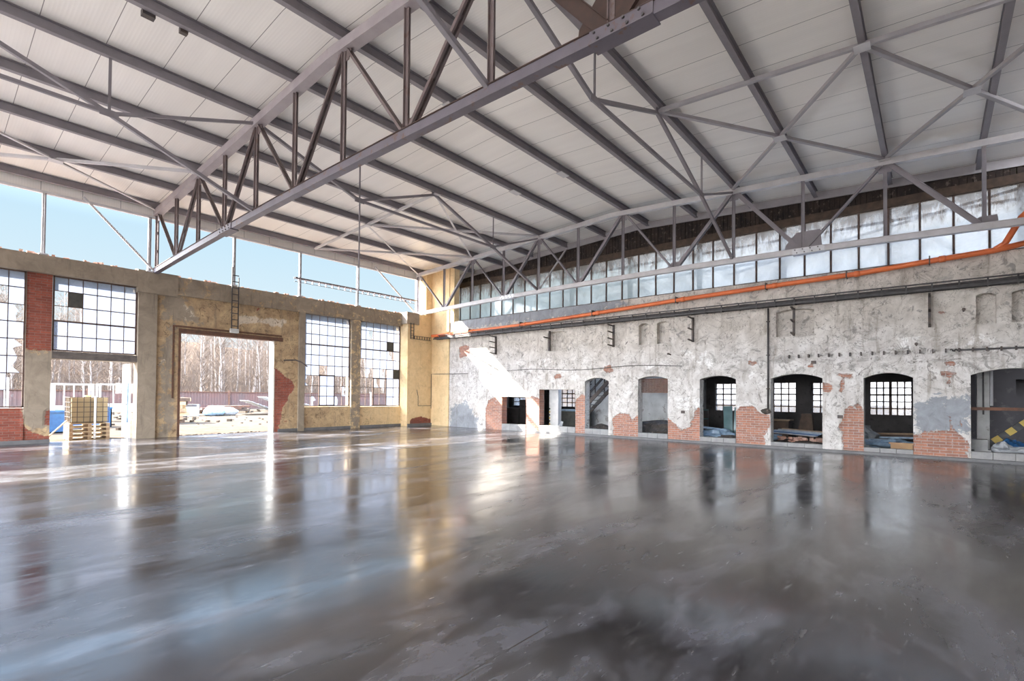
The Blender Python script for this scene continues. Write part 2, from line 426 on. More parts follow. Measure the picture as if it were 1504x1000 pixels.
# ------------------------------------------------------------------ mesh builder
class MB:
    def __init__(self):
        self.v, self.f = [], []

    def quad(self, a, b, c, d):
        n = len(self.v)
        self.v += [V(a), V(b), V(c), V(d)]
        self.f.append((n, n + 1, n + 2, n + 3))

    def box(self, a, b, rot=None, at_=None):
        """axis box from corner a to corner b, optionally turned about at_"""
        x0, y0, z0 = (min(a[i], b[i]) for i in range(3))
        x1, y1, z1 = (max(a[i], b[i]) for i in range(3))
        p = [V(q) for q in ((x0, y0, z0), (x1, y0, z0), (x1, y1, z0), (x0, y1, z0), (x0, y0, z1), (x1, y0, z1), (x1, y1, z1), (x0, y1, z1))]
        if rot is not None:
            o = V(at_) if at_ is not None else (p[0] + p[6]) / 2
            p = [rot @ (q - o) + o for q in p]
        n = len(self.v)
        self.v += p
        for q in ((0, 3, 2, 1), (4, 5, 6, 7), (0, 1, 5, 4), (1, 2, 6, 5), (2, 3, 7, 6), (3, 0, 4, 7)):
            self.f.append(tuple(n + i for i in q))
        return self

    def bar(self, p, q, w, h, up=(0, 0, 1), off=(0, 0)):
        """rectangular bar from p to q: w across, h along 'up'"""
        p, q = V(p), V(q)
        d = (q - p).normalized()
        u = V(up)
        if abs(d.dot(u)) > 0.98:
            u = V((1, 0, 0)) if abs(d.x) < 0.9 else V((0, 1, 0))
        s = d.cross(u).normalized()
        u = s.cross(d).normalized()
        o = s * off[0] + u * off[1]
        n = len(self.v)
        for e in (p, q):
            for a, b in ((-1, -1), (1, -1), (1, 1), (-1, 1)):
                self.v.append(e + o + s * (a * w / 2) + u * (b * h / 2))
        for f in ((3, 2, 1, 0), (4, 5, 6, 7), (0, 1, 5, 4), (1, 2, 6, 5), (2, 3, 7, 6), (3, 0, 4, 7)):
            self.f.append(tuple(n + i for i in f))
        return self

    def tube(self, pts, radii, n=8, caps=True):
        pts = [V(p) for p in pts]
        if isinstance(radii, (int, float)):
            radii = [radii] * len(pts)
        base = len(self.v)
        ref = None
        for i, p in enumerate(pts):
            d = (pts[min(i + 1, len(pts) - 1)] - pts[max(i - 1, 0)]).normalized()
            if ref is None:
                ref = V((0, 0, 1)) if abs(d.z) < 0.9 else V((1, 0, 0))
            s = d.cross(ref).normalized()
            ref = s.cross(d).normalized()
            for j in range(n):
                a = 2 * pi * j / n
                self.v.append(p + (s * cos(a) + ref * sin(a)) * radii[i])
        for i in range(len(pts) - 1):
            for j in range(n):
                a, b = base + i * n + j, base + i * n + (j + 1) % n
                self.f.append((a, b, b + n, a + n))
        if caps:
            self.f.append(tuple(base + j for j in reversed(range(n))))
            self.f.append(tuple(base + (len(pts) - 1) * n + j for j in range(n)))
        return self

    def prism(self, poly, vec):
        """planar polygon pushed along vec"""
        n = len(self.v)
        k = len(poly)
        vec = V(vec)
        self.v += [V(p) for p in poly] + [V(p) + vec for p in poly]
        self.f.append(tuple(n + i for i in reversed(range(k))))
        self.f.append(tuple(n + k + i for i in range(k)))
        for i in range(k):
            j = (i + 1) % k
            self.f.append((n + i, n + j, n + k + j, n + k + i))
        return self

    def lump(self, c, r, seed=0, n=10, m=7, rough=0.35):
        """irregular closed lump (rubble heap, bag)"""
        base = len(self.v)
        for i in range(m + 1):
            th = pi * i / m
            for j in range(n):
                ph = 2 * pi * j / n
                d = V((sin(th) * cos(ph), sin(th) * sin(ph), cos(th)))
                q = 1 + rough * mn.noise(d * 1.7 + V((seed * 3.1, seed * 1.7, 0))) + rough * 0.5 * mn.noise(d * 4.1 + V((seed, 0, seed)))
                self.v.append(V(c) + V((d.x * r[0] * q, d.y * r[1] * q, d.z * r[2] * q)))
        for i in range(m):
            for j in range(n):
                a, b = base + i * n + j, base + i * n + (j + 1) % n
                self.f.append((a, a + n, b + n, b))
        return self

    def build(self, name, m, parent=None, smooth=False):
        off = V((0, 0, 0))
        p = parent
        while p is not None:
            off += V(p.location)
            p = p.parent
        me = bpy.data.meshes.new(name)
        me.from_pydata([tuple(q - off) for q in self.v], [], self.f)
        me.materials.append(m)
        if smooth:
            for pl in me.polygons:
                pl.use_smooth = True
        me.update()
        o = bpy.data.objects.new(name, me)
        COL.objects.link(o)
        o.parent = parent
        return o


def thing(name, label, cat, loc=(0, 0, 0), group=None):
    o = bpy.data.objects.new(name, None)
    o.empty_display_size = 0.2
    o.location = loc
    COL.objects.link(o)
    return tag(o, label, cat, group)


def tag(o, label, cat, group=None):
    o['label'] = label
    o['category'] = cat
    if group:
        o['group'] = group
    return o


def struct(o):
    o['kind'] = 'structure'
    return o


def recentre(o):
    """move a one-mesh thing's origin to its base"""
    vs = [v.co for v in o.data.vertices]
    c = V((sum(v.x for v in vs) / len(vs), sum(v.y for v in vs) / len(vs), min(v.z for v in vs)))
    for v in o.data.vertices:
        v.co -= c
    o.location = V(o.location) + c
    return o


def solo(mb, name, m, label, cat, group=None, smooth=False):
    return recentre(tag(mb.build(name, m, None, smooth), label, cat, group))


def copy_tree(o, parent=None):
    c = o.copy()
    COL.objects.link(c)
    c.parent = parent
    for ch in list(o.children):
        copy_tree(ch, c)
    return c


# ------------------------------------------------------------------ setting: floor, ground
XW, XE, YS, YN = -6.7, 17.95, -2.45, 21.3      # hall: open west end, right wall, rear wall, window wall
struct(MB().box((XW, YS - 0.3, -0.25), (18.30, 21.72, 0.0)).build('floor', M['floor']))
g = MB()
g.box((-120, 21.72, -0.5), (160, 220, -0.05))
g.box((-120, -90, -0.5), (XW, 21.72, -0.05))
g.box((XW, -90, -0.5), (160, YS - 0.3, -0.05))
g.box((26.2, YS - 0.3, -0.5), (160, 21.72, -0.05))
struct(g.build('ground', M['ground']))


# ------------------------------------------------------------------ plaster walls with surface masks
def sdf_poly(p, poly):
    """signed distance to polygon, positive inside"""
    d = 1e9
    inside = False
    n = len(poly)
    for i in range(n):
        ax, ay = poly[i]
        bx, by = poly[(i + 1) % n]
        ex, ey = bx - ax, by - ay
        wx, wy = p[0] - ax, p[1] - ay
        t = max(0, min(1, (wx * ex + wy * ey) / (ex * ex + ey * ey + 1e-12)))
        d = min(d, math.hypot(wx - ex * t, wy - ey * t))
        if (ay > p[1]) != (by > p[1]) and p[0] < (bx - ax) * (p[1] - ay) / (by - ay) + ax:
            inside = not inside
    return d if inside else -d


def lines(a, b, step, forced=()):
    n = max(1, int(round((b - a) / step)))
    r = [a + (b - a) * i / n for i in range(n + 1)]
    r += [f for f in forced if a < f < b]
    r.sort()
    out = [r[0]]
    for q in r[1:]:
        if q - out[-1] > 1e-4:
            out.append(q)
    return out


class Plaster:
    def __init__(self, to3, masks, depth):
        self.v, self.f, self.c = [], [], []
        self.to3, self.masks, self.depth = to3, masks, depth

    def grid(self, us, zs, zmap=None):
        n0 = len(self.v)
        nz = len(zs)
        for u in us:
            for z in zs:
                zz = zmap(u, z) if zmap else z
                m = self.masks(u, zz)
                self.v.append(self.to3(u, zz, self.depth(u, zz, m)))
                self.c.append(m)
        for i in range(len(us) - 1):
            for j in range(nz - 1):
                a = n0 + i * nz + j
                self.f.append((a, a + 1, a + nz + 1, a + nz))

    def raw(self, quad, m):
        n = len(self.v)
        self.v += [V(q) for q in quad]
        self.c += [m] * 4
        self.f.append((n, n + 1, n + 2, n + 3))

    def rawbox(self, a, b, m):
        mb = MB().box(a, b)
        n = len(self.v)
        self.v += mb.v
        self.c += [m] * 8
        self.f += [tuple(n + i for i in f) for f in mb.f]

    def build(self, name, m):
        me = bpy.data.meshes.new(name)
        me.from_pydata([tuple(q) for q in self.v], [], self.f)
        me.materials.append(m)
        at_ = me.color_attributes.new('masks', 'FLOAT_COLOR', 'POINT')
        flat = []
        for c in self.c:
            flat += [c[0], c[1], c[2], 1.0]
        at_.data.foreach_set('color', flat)
        me.update()
        o = bpy.data.objects.new(name, me)
        COL.objects.link(o)
        return struct(o)


# right wall: eight openings into the side building (y from, y to, spring, rise, sill)
OPEN = [(15.72, 14.27, 1.57, 0.0, 0.29), (13.50, 11.59, 1.91, 0.0, 0.31), (11.12, 10.01, 2.24, 0.15, 0.28),
        (8.73, 7.54, 2.29, 0.12, 0.24), (6.36, 5.14, 2.25, 0.13, 0.22), (4.06, 2.61, 2.24, 0.15, 0.19),
        (1.57, 0.43, 2.22, 0.15, 0.19), (-0.76, -2.43, 2.27, 0.16, 0.25)]
BRICK_R = [
    [(16.76, -.2), (16.78, .98), (16.55, 1.38), (16.11, 1.59), (15.6, 1.55), (15.6, -.2)],
    [(18.63, 3.53), (18.64, 4.09), (18.29, 4.21), (17.95, 4.12), (17.94, 3.64)],
    [(14.35, -.2), (14.35, 1.50), (13.88, 1.60), (13.40, 1.50), (13.40, -.2)],
    [(11.65, -.2), (11.60, 1.39), (11.35, 1.68), (11.05, 1.68), (11.05, -.2)],
    [(9.84, -.2), (9.81, .76), (9.45, .99), (9.07, .94), (8.98, .71), (8.73, .88), (8.62, .8), (8.62, -.2)],
    [(7.62, -.2), (7.60, .92), (7.32, .65), (7.04, .43), (6.74, .52), (6.55, 1.02), (6.47, 1.22), (6.25, 1.22), (6.25, -.2)],
    [(5.25, -.2), (5.20, 1.18), (4.94, 1.32), (4.6, 1.35), (4.35, 1.13), (4.14, 1.07), (4.08, .72), (4.24, .37), (4.28, -.2)],
    [(2.08, -.2), (2.10, .5), (2.19, .82), (2.05, 1.07), (2.08, 1.27), (1.94, 1.36), (1.48, 1.27), (1.48, -.2)],
    [(2.62, 1.81), (2.62, 2.12), (2.43, 2.10), (2.34, 1.93), (2.41, 1.81)],
    [(.52, -.2), (.46, .6), (.16, .7), (-.07, .77), (-.43, .77), (-.62, .65), (-.70, .50), (-.71, -.2)],
    [(10.32, 2.73), (9.95, 2.89), (9.76, 2.64), (10.04, 2.56)],
    [(12.75, 2.50), (12.35, 2.62), (12.30, 2.42), (12.6, 2.36)], [(3.02, 2.62), (2.85, 2.72), (2.80, 2.55)],
    [(-.25, 2.62), (-.42, 2.62), (-.42, 2.56), (-.25, 2.56)]]
for pp in ([(1383, 546), (1407, 547), (1407, 551), (1400, 552), (1399, 571), (1393, 570), (1393, 552), (1383, 551)],
           [(1395, 611), (1398, 611), (1398, 630), (1395, 630)], [(1410, 611), (1413, 611), (1413, 627), (1410, 627)],
           [(1228, 549), (1252, 550), (1252, 554), (1240, 556), (1239, 577), (1234, 577), (1234, 555), (1228, 553)],
           [(1268, 601), (1262, 592), (1255, 594), (1258, 601)], [(1100, 531), (1112, 531), (1112, 535), (1100, 535)],
           [(1378, 457), (1387, 457), (1387, 461), (1378, 461)]):
    BRICK_R.append([(at(x, y, x=17.95).y, at(x, y, x=17.95).z) for x, y in pp])
GREY_R = [[(.45, .72), (.43, 1.62), (-.80, 1.66), (-.78, .72)], [(19.3, -.2), (19.2, .9), (18.2, 1.3), (17.3, .5), (17.2, -.2)]]
RUBBLE_R = [[(19.0, 5.0), (19.0, 5.6), (9.6, 5.6), (9.2, 5.25), (10.5, 5.05)]]
NICHE = [(13.05, 12.05, 3.6, 4.38), (8.70, 8.28, 3.62, 4.36), (7.97, 7.50, 3.62, 4.38), (3.90, 2.83, 3.59, 4.38),
         (-.87, -1.26, 3.60, 4.34), (-1.54, -2.05, 3.60, 4.34)]
CRACK = [(19.3, 0, 4.3), (10.6, 2.9, 3.0)]


def smooth(a, b, x):
    t = max(0, min(1, (x - a) / (b - a)))
    return t * t * (3 - 2 * t)


def masks_r(u, z):
    b = max(sdf_poly((u, z), p) for p in BRICK_R)
    g_ = max(sdf_poly((u, z), p) for p in GREY_R)
    r_ = max(sdf_poly((u, z), p) for p in RUBBLE_R)
    g_ = max(g_, r_)
    l_ = 0.25 + 0.5 * mn.noise(V((u * 0.9, z * 1.1, 4.0))) - (0.35 if z > 3.4 else 0)
    cl = lambda d: max(0.0, min(1.0, 0.5 + d))
    return (cl(b), cl(g_), max(0, min(1, 0.5 * l_ + 0.25)))


def depth_r(u, z, m):
    d = 0.028 * smooth(0.47, 0.56, m[0]) + 0.012 * mn.noise(V((u * 1.3, z * 1.3, 0)))
    for a, b, lo, hi in NICHE:
        if b < u < a:
            top = hi + 0.07 * (1 - ((u - (a + b) / 2) / ((a - b) / 2)) ** 2)
            if lo < z < top:
                d += 0.20
    return d


pl = Plaster(lambda u, z, d: V((XE + d, u, z)), masks_r, depth_r)
YA, YB, ZT, ZM = -2.45, 20.75, 5.45, 2.62
fu = [q for a, b, lo, hi in NICHE for q in [a, a - .004, b, b + .004] + [b + (a - b) * i / 16 for i in range(1, 16)]]
fz = [q for a, b, lo, hi in NICHE for q in (lo, lo + .004)] + [4.33 + .012 * i for i in range(12)]
pl.grid(lines(YA, YB, 0.08, fu), lines(ZM, ZT, 0.08, fz))


def head(o, u):
    a, b, sp, rise, sill = o
    t = (u - (a + b) / 2) / ((a - b) / 2)
    return sp + rise * max(0.0, 1 - t * t)


edges = [YB]
for o in OPEN:
    edges += [o[0], o[1]]
edges.append(YA)
TH = 0.38
for i in range(0, len(edges) - 1, 2):                       # piers
    a, b = edges[i], edges[i + 1]
    if a - b > 0.03:
        pl.grid(lines(b, a, 0.07), lines(0, ZM, 0.07))
for o in OPEN:                                              # above each opening, with its reveals
    us = lines(o[1], o[0], 0.08)
    pl.grid(us, lines(0, 1, 0.12), lambda u, t, o=o: head(o, u) + (ZM - head(o, u)) * t)
    for u0, u1 in zip(us, us[1:]):
        m = masks_r(u0, head(o, u0))
        pl.raw(((XE, u0, head(o, u0)), (XE, u1, head(o, u1)), (XE + TH, u1, head(o, u1)), (XE + TH, u0, head(o, u0))), (0.1, 0.2, 0.3))
    for u in (o[0], o[1]):
        zz = lines(0, o[2], 0.1)
        br = 0.62 if o in (OPEN[0], OPEN[1]) else 0.0
        for z0, z1 in zip(zz, zz[1:]):
            pl.raw(((XE + .02, u, z0), (XE + .02, u, z1), (XE + TH, u, z1), (XE + TH, u, z0)), (br, 0.15, 0.6))
# rear face and top so the wall is solid
for i in range(0, len(edges) - 1, 2):
    pl.raw(((XE + TH, edges[i], 0), (XE + TH, edges[i + 1], 0), (XE + TH, edges[i + 1], ZT), (XE + TH, edges[i], ZT)), (0, 0.2, 0.3))
for o in OPEN:
    pl.raw(((XE + TH, o[0], o[2] + o[3]), (XE + TH, o[1], o[2] + o[3]), (XE + TH, o[1], ZT), (XE + TH, o[0], ZT)), (0, 0.2, 0.3))
pl.raw(((XE, YA, ZT), (XE, YB, ZT), (XE + TH, YB, ZT), (XE + TH, YA, ZT)), (0, 0.8, 0))
pl.build('wall_right', M['wall_right'])

# left wall (window wall): solid bays by face plane
BRICK_L = [[(9.6, -.2), (9.6, 2.75), (9.76, 2.71), (9.99, 2.55), (10.17, 2.38), (10.47, 2.22), (10.63, 1.87), (10.36, 1.57), (10.25, 1.21), (10.07, .98), (10.02, .55), (9.92, -.2)],
           [(10.14, .52), (10.29, .48), (10.23, .34)],
           [(1.9, 2.95), (2.3, 2.88), (2.85, 2.93), (2.85, 5.45), (1.9, 5.45)], [(-9, -.2), (-9, 1.2), (2.12, 1.2), (2.13, .6), (2.25, .4), (2.6, .22), (2.8, .2), (2.8, -.2)],
           [(2.60, .55), (2.85, .55), (2.85, 1.1), (2.62, 1.05)], [(8.9, 5.1), (9.1, 5.15), (9.0, 5.0)], [(16.5, -.2), (16.5, .35), (17.2, .5), (18, .3), (18, -.2)]]
GREY_L = [[(5.68, 4.25), (5.68, 5.6), (6.2, 5.6), (6.25, 5.2), (6.62, 4.75), (6.9, 4.25)], [(5.72, -.2), (5.72, 3.2), (6.05, 4.1), (6.0, -.2)],
          [(1.9, 1.0), (1.9, 2.9), (2.9, 2.9), (2.9, .4), (2.3, .5)]]
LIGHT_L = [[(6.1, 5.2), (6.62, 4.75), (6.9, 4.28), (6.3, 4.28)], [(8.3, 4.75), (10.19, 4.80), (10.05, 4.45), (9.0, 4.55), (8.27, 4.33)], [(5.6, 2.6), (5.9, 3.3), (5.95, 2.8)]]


def masks_l(u, z):
    cl = lambda d: max(0.0, min(1.0, 0.5 + d))
    b = max(sdf_poly((u, z), p) for p in BRICK_L)
    g_ = max(sdf_poly((u, z), p) for p in GREY_L)
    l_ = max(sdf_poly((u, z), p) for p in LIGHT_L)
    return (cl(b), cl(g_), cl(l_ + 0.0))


def depth_l(u, z, m):
    return 0.03 * smooth(0.47, 0.56, m[0]) + 0.012 * mn.noise(V((u * 1.3, z * 1.3, 5)))


pw = Plaster(None, masks_l, depth_l)


def bay(x0, x1, z0, z1, y=YN, yb=YN + 0.40, step=0.09, over=None):
    """a solid piece of wall: masked front grid, plain sides and back"""
    pw.to3 = lambda u, z, d: V((u, y + d, z))
    old = pw.masks
    if over:
        pw.masks = lambda u, z: over
    pw.grid(lines(x0, x1, step), lines(z0, z1, step))
    m = masks_l((x0 + x1) / 2, (z0 + z1) / 2) if not over else over
    for q in (((x0, y, z0), (x0, yb, z0), (x0, yb, z1), (x0, y, z1)), ((x1, y, z0), (x1, y, z1), (x1, yb, z1), (x1, yb, z0)),
              ((x0, y, z1), (x0, yb, z1), (x1, yb, z1), (x1, y, z1)), ((x0, y, z0), (x1, y, z0), (x1, yb, z0), (x0, yb, z0)),
              ((x0, yb, z0), (x1, yb, z0), (x1, yb, z1), (x0, yb, z1))):
        pw.raw(q, m)
    pw.masks = old


CON = (0.0, 1.0, 0.0)
bay(-6.6, 2.14, 0, 1.10)                                # brick sill under the first window
bay(2.14, 2.73, 0, 5.33)                                # red brick pier
bay(2.73, 4.95, 2.66, 2.90, y=YN - .02, over=CON)       # lintel over the doorway
bay(4.95, 5.50, 0, 5.32, y=YN - 0.10, over=CON)         # concrete column
bay(5.50, 6.26, 0, 5.32)
bay(6.26, 9.72, 3.98, 5.32)                             # panel over the gate
bay(9.72, 10.75, 0, 5.32)
bay(10.75, 11.02, 0, 5.32, y=YN - 0.10, over=CON)       # concrete column
bay(11.02, 13.34, 0, 1.05)
bay(13.34, 13.83, 0, 5.32, y=YN - 0.08, over=(0, 0.55, 0.2))
bay(13.83, 16.29, 0, 1.03)
bay(16.29, 17.95, 0, 5.88, y=20.75)                     # end bay in the corner
bay(17.50, 17.95, 5.88, 8.30, y=20.75)
bay(17.95, 19.60, 5.4, 8.4, y=20.75)
bay(-6.6, -6.2, 1.1, 5.33)
bay(-2.0, -1.4, 1.1, 5.33)
pw.rawbox((17.90, 19.38, 0), (17.96, 20.76, 8.3), (0, 0, 0))
pw.rawbox((17.93, 19.05, 5.40), (18.30, 20.76, 8.3), (0, 0, 0))
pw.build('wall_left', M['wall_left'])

t = Plaster(None, lambda u, z: CON, depth_l)
pw = t
bay(-6.6, 5.0, 5.31, 5.86, y=YN - 0.16, over=(0, 1, 0))
bay(5.55, 17.0, 5.20, 5.86, y=YN - 0.12, over=(0, 0.62, 0.3))
bay(4.9, 6.1, 5.12, 5.9, y=YN - 0.18, over=(0, 1, 0))   # beam seat under the truss
bay(16.2, 17.0, 5.30, 5.9, y=20.70, over=(0, 1, 0))
t.build('trim_1', M['wall_left'])
# brick rubble left along the top of the beam
rb = MB()
for i in range(210):
    x = random.uniform(-3, 16.9)
    s = random.uniform(.05, .13)
    h = random.uniform(.03, .10)
    y = random.uniform(YN - .06, YN + .3)
    rb.box((x, y, 5.855), (x + s * 1.6, y + s, 5.855 + h), Matrix.Rotation(random.uniform(0, 3), 3, 'Z'))
o = rb.build('rubble', M['brick_loose'])
o['kind'] = 'stuff'
tag(o, 'broken brick rubble lying along the top of the concrete beam under the sky gap', 'rubble')
# gate frame: weathered steel lintel and angle round the gate opening
gf = MB()
gf.box((6.20, YN - .06, 3.84), (10.05, YN + .30, 3.99))
gf.box((6.02, YN - .05, 4.04), (10.0, YN + .02, 4.10))
gf.box((6.20, YN - .05, 0), (6.27, YN + .05, 3.9))
gf.box((6.01, YN - .04, 1.42), (6.06, YN + .02, 4.08))
struct(gf.build('trim_2', M['rust']))
struct(MB().box((9.70, YN + .02, 0), (9.76, YN + .42, 3.84)).build('trim_3', M['annex_white']))

struct(MB().box((2.74, YN - .07, 2.67), (4.945, YN - .02, 2.79)).build('trim_9', M['lintel']))
struct(MB().box((2.74, YN - .05, 2.795), (4.945, YN - .02, 2.90)).build('trim_10', M['lintel']))
# rear and west: unseen shed ends, the high west wall added to block light
struct(MB().box((-6.7, YS, 4.6), (-6.45, 21.2, 8.0)).build('wall_west_unseen', M['annex_white']))
struct(MB().box((-6.5, YS - .15, 0), (XE + 1.6, YS, 8.0)).build('wall_rear', M['annex_white']))
# kerbs along the walls
struct(MB().box((XE - .20, YS, 0), (XE - .03, 14.0, .07)).build('baseboard_right', M['kerb']))
bl = MB()
for a, b in ((-6.6, 2.73), (9.9, 10.75), (11.02, 13.34), (13.83, 16.3)):
    bl.box((a, YN - .06, 0), (b, YN - .012, .12))
bl.box((16.3, 20.68, 0), (17.9, 20.735, .13))
struct(bl.build('baseboard_left', M['kerb']))

# ------------------------------------------------------------------ roof
RIDGE = 9.5


def chord_top(y):
    return 8.70 - 0.052 * abs(y - RIDGE)


def deck_z(y):
    return chord_top(y) + 0.235


dk = MB()
ys = [YS - .2, RIDGE, 21.55]
for y0, y1 in zip(ys, ys[1:]):
    z0, z1 = deck_z(y0), deck_z(y1)
    n = len(dk.v)
    dk.v += [V(q) for q in ((XW, y0, z0), (20.0, y0, z0), (20.0, y1, z1), (XW, y1, z1), (XW, y0, z0 + .1), (20.0, y0, z0 + .1), (20.0, y1, z1 + .1), (XW, y1, z1 + .1))]
    for q in ((0, 3, 2, 1), (4, 5, 6, 7), (0, 1, 5, 4), (1, 2, 6, 5), (2, 3, 7, 6), (3, 0, 4, 7)):
        dk.f.append(tuple(n + i for i in q))
struct(dk.build('ceiling', M['deck']))
# eave band and drip bar above the sky gap
ev = MB().box((XW, 21.20, 7.86), (17.6, 21.26, 8.34))
struct(ev.build('trim_4', M['deck']))
struct(MB().box((XW, 21.14, 7.78), (17.6, 21.24, 7.86)).build('trim_5', M['steel_light']))
# verge trim where the sheets end over the right wall
vt = MB()
for y0, y1 in ((YS, RIDGE), (RIDGE, 20.7)):
    vt.bar((19.5, y0, deck_z(y0) - .14), (19.5, y1, deck_z(y1) - .14), .05, .26)
struct(vt.build('trim_6', M['steel_mid']))

# charred boards above the strip window, one board to each 16 cm
cb = MB()
y = -3.2
while y < 20.6:
    w = random.uniform(.13, .18)
    if True:
        cb.box((19.55 + random.uniform(0, .03), y, 7.72 + random.uniform(-.02, .05)), (19.62, y + w - .012, deck_z(y) + .0 - random.uniform(.0, .05)))
    y += w
bk = [-3.2, 3.58, 3.60, 8.36, 8.38, 11.1, 11.115, 14.6, 14.62, 20.6]
for a, b in zip(bk[::2], bk[1::2]):
    for j in range(8):
        y0, y1 = a + (b - a) * j / 8, a + (b - a) * (j + 1) / 8
        cb.box((19.63, y0, 7.72), (19.66, y1, deck_z((y0 + y1) / 2) + .02))
struct(cb.build('wall_gable', M['char']))
struct(MB().box((19.42, -3.2, 7.60), (19.60, 20.6, 7.86)).build('trim_7', M['wood_dark']))

PURLIN_Y = [21.0, 19.0, 17.0, 15.0, 13.0, 11.0, 9.0, 7.0, 5.0, 3.0, 1.0, -1.0]
ORD = ['first', 'second', 'third', 'fourth', 'fifth', 'sixth', 'seventh', 'eighth', 'ninth', 'tenth', 'eleventh', 'twelfth']


def make_purlin(y, i):
    zb = chord_top(y) + .005
    r = thing('roof_purlin', 'long grey roof purlin, %s out from the sky gap above the window wall' % ORD[i], 'purlin',
              (5.0, y, zb), 'roof purlins')
    b = MB()
    b.box((XW, y - .06, zb), (19.35, y + .06, zb + .014))
    b.box((XW, y - .06, zb + .206), (19.35, y + .06, zb + .22))
    b.box((XW, y - .008, zb + .014), (19.35, y + .008, zb + .206))
    b.build('beam', M['steel'], r)
    for x in (5.42, 17.2):
        MB().box((x - .10, y + .008, zb + .014), (x + .10, y + .055, zb + .17)).build('cleat', M['steel'], r)
    return r


for i, y in enumerate(PURLIN_Y):
    p = make_purlin(y, i)
    zb = chord_top(y) + .005
    if i in (5, 6):
        for x in ((12.95,) if i == 5 else (8.1, 12.9)):
            MB().box((x, y - .11, zb - .03), (x + .42, y + .11, zb - .001)).build('splice_plate', M['steel_light'], p)
    if i == 5:
        MB().box((2.55, y + .06, zb - .06), (2.75, y + .2, zb + .05)).build('clip', M['dark_steel'], p)
        MB().box((3.15, y + .06, zb - .06), (3.28, y + .16, zb + .05)).build('clip', M['dark_steel'], p)


# ------------------------------------------------------------------ trusses
def bot_z(y):
    return 6.18 - 0.00155 * (y - RIDGE) ** 2 - 0.05


def dbl(mb, p, q, w, gap, axis=(1, 0, 0), deep=.05):
    """pair of angles back to back with a gap"""
    p, q = V(p), V(q)
    s = V(axis)
    d = (q - p).normalized()
    c = d.cross(s).normalized()
    for sg in (-1, 1):
        o = s * sg * (gap / 2 + .006)
        mb.bar(p + o, q + o, w, .012, s)
        o2 = s * sg * (gap / 2 + deep / 2) + c * (w / 2 - .006)
        mb.bar(p + o2, q + o2, .012, deep, s)
    L = (q - p).length
    for k_ in range(1, 3):
        m_ = p + d * L * k_ / 3
        mb.bar(m_ - d * .04, m_ + d * .04, w * .7, gap, s)
    return mb


def make_truss(x, label, rusty, loc):
    r = thing('roof_truss', label, 'truss', loc)
    mt = M['steel'] if not rusty else M['primer']
    mc = M['steel_light'] if not rusty else M['steel_light']
    H, Wd = (.21, .22) if rusty else (.17, .18)
    tc = MB()
    for y0, y1 in ((21.15, RIDGE), (RIDGE, YS + .1)):
        tc.bar((x, y0, chord_top(y0) - H / 2), (x, y1, chord_top(y1) - H / 2), Wd, H)
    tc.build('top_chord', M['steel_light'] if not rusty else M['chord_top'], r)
    bc, fl_ = MB(), MB()
    yy = [21.2 - 23.5 * i / 12 for i in range(13)]
    for y0, y1 in zip(yy, yy[1:]):
        bc.bar((x, y0, bot_z(y0)), (x, y1, bot_z(y1)), .16, .15)
        fl_.bar((x, y0, bot_z(y0) + .082), (x, y1, bot_z(y1) + .082), .20, .014)
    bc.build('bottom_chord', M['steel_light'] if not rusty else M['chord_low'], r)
    fl_.build('chord_flange', M['steel_light'] if not rusty else M['rust_plate'], r)
    web = M['steel'] if not rusty else M['primer']
    for yk in range(21, -3, -2):
        zt, zb = chord_top(yk) - H, bot_z(yk) + .08
        yp = yk if yk < 21 else 21.05
        dbl(MB(), (x, yp, zb - .02), (x, yp, zt + .02), .085, .02).build('post', web, r)
    for yt in (21, 17, 13, 9, 5, 1):
        for yb in (yt + 2, yt - 2):
            if yb > 21 or yb < YS:
                continue
            outer = (yb > yt) if yt >= 9 else (yb > yt if yt > 9 else yb > yt)
            thick = (yb > yt and yt >= 9) or (yb < yt and yt < 9) or (yt == 5 and yb == 7)
            w = .125 if thick else .07
            if rusty and yb == 3:
                w = .19
            sg = 1 if yb > yt else -1
            p = (x, yt + sg * .10, chord_top(yt) - H + .01)
            q = (x, yb - sg * .10, bot_z(yb) + .09)
            dbl(MB(), p, q, w, .022 if not thick else .035).build('diagonal', M['rust_plate'] if rusty and yb == 3 else web, r)
        zt = chord_top(yt)
        MB().prism([(x - .007, yt - .24, zt - H), (x - .007, yt + .24, zt - H), (x - .007, yt + .13, zt - H - .2), (x - .007, yt - .13, zt - H - .2)],
                   (.014, 0, 0)).build('gusset_plate', web if yt != 21 else M['steel_light'], r)
    for yb in (19, 15, 11, 7, 3, -1):
        zb = bot_z(yb) + .07
        big = yb == 3
        a, h = (.50, .52) if big else (.26, .20)
        MB().prism([(x - .008, yb - a, zb), (x - .008, yb + a, zb), (x - .008, yb + a * .95, zb + h * .35), (x - .008, yb + a * .35, zb + h), (x - .008, yb - a * .9, zb + h)],
                   (.016, 0, 0)).build('gusset_plate', M['rust_plate'] if rusty else web, r)
    for yb in (14.75, 2.85):
        sp = MB()
        z = bot_z(yb)
        for sg in (-1, 1):
            sp.box((x + sg * .08, yb - .42, z - .085), (x + sg * .098, yb + .42, z + .085))
        sp.box((x - .12, yb - .42, z - .095), (x + .12, yb + .42, z - .078))
        so = sp.build('splice_plate', M['chord_low'] if rusty else M['zinc'], r)
        for sg in (-1, 1):
            for i in range(4):
                for dz in (-.045, .045):
                    yy_ = yb - .30 + i * .2 + (0.05 if dz > 0 else 0)
                    MB().tube([(x + sg * .098, yy_, z + dz), (x + sg * .122, yy_, z + dz)], .019, 6).build('bolt', M['bolt'], so)
    return r


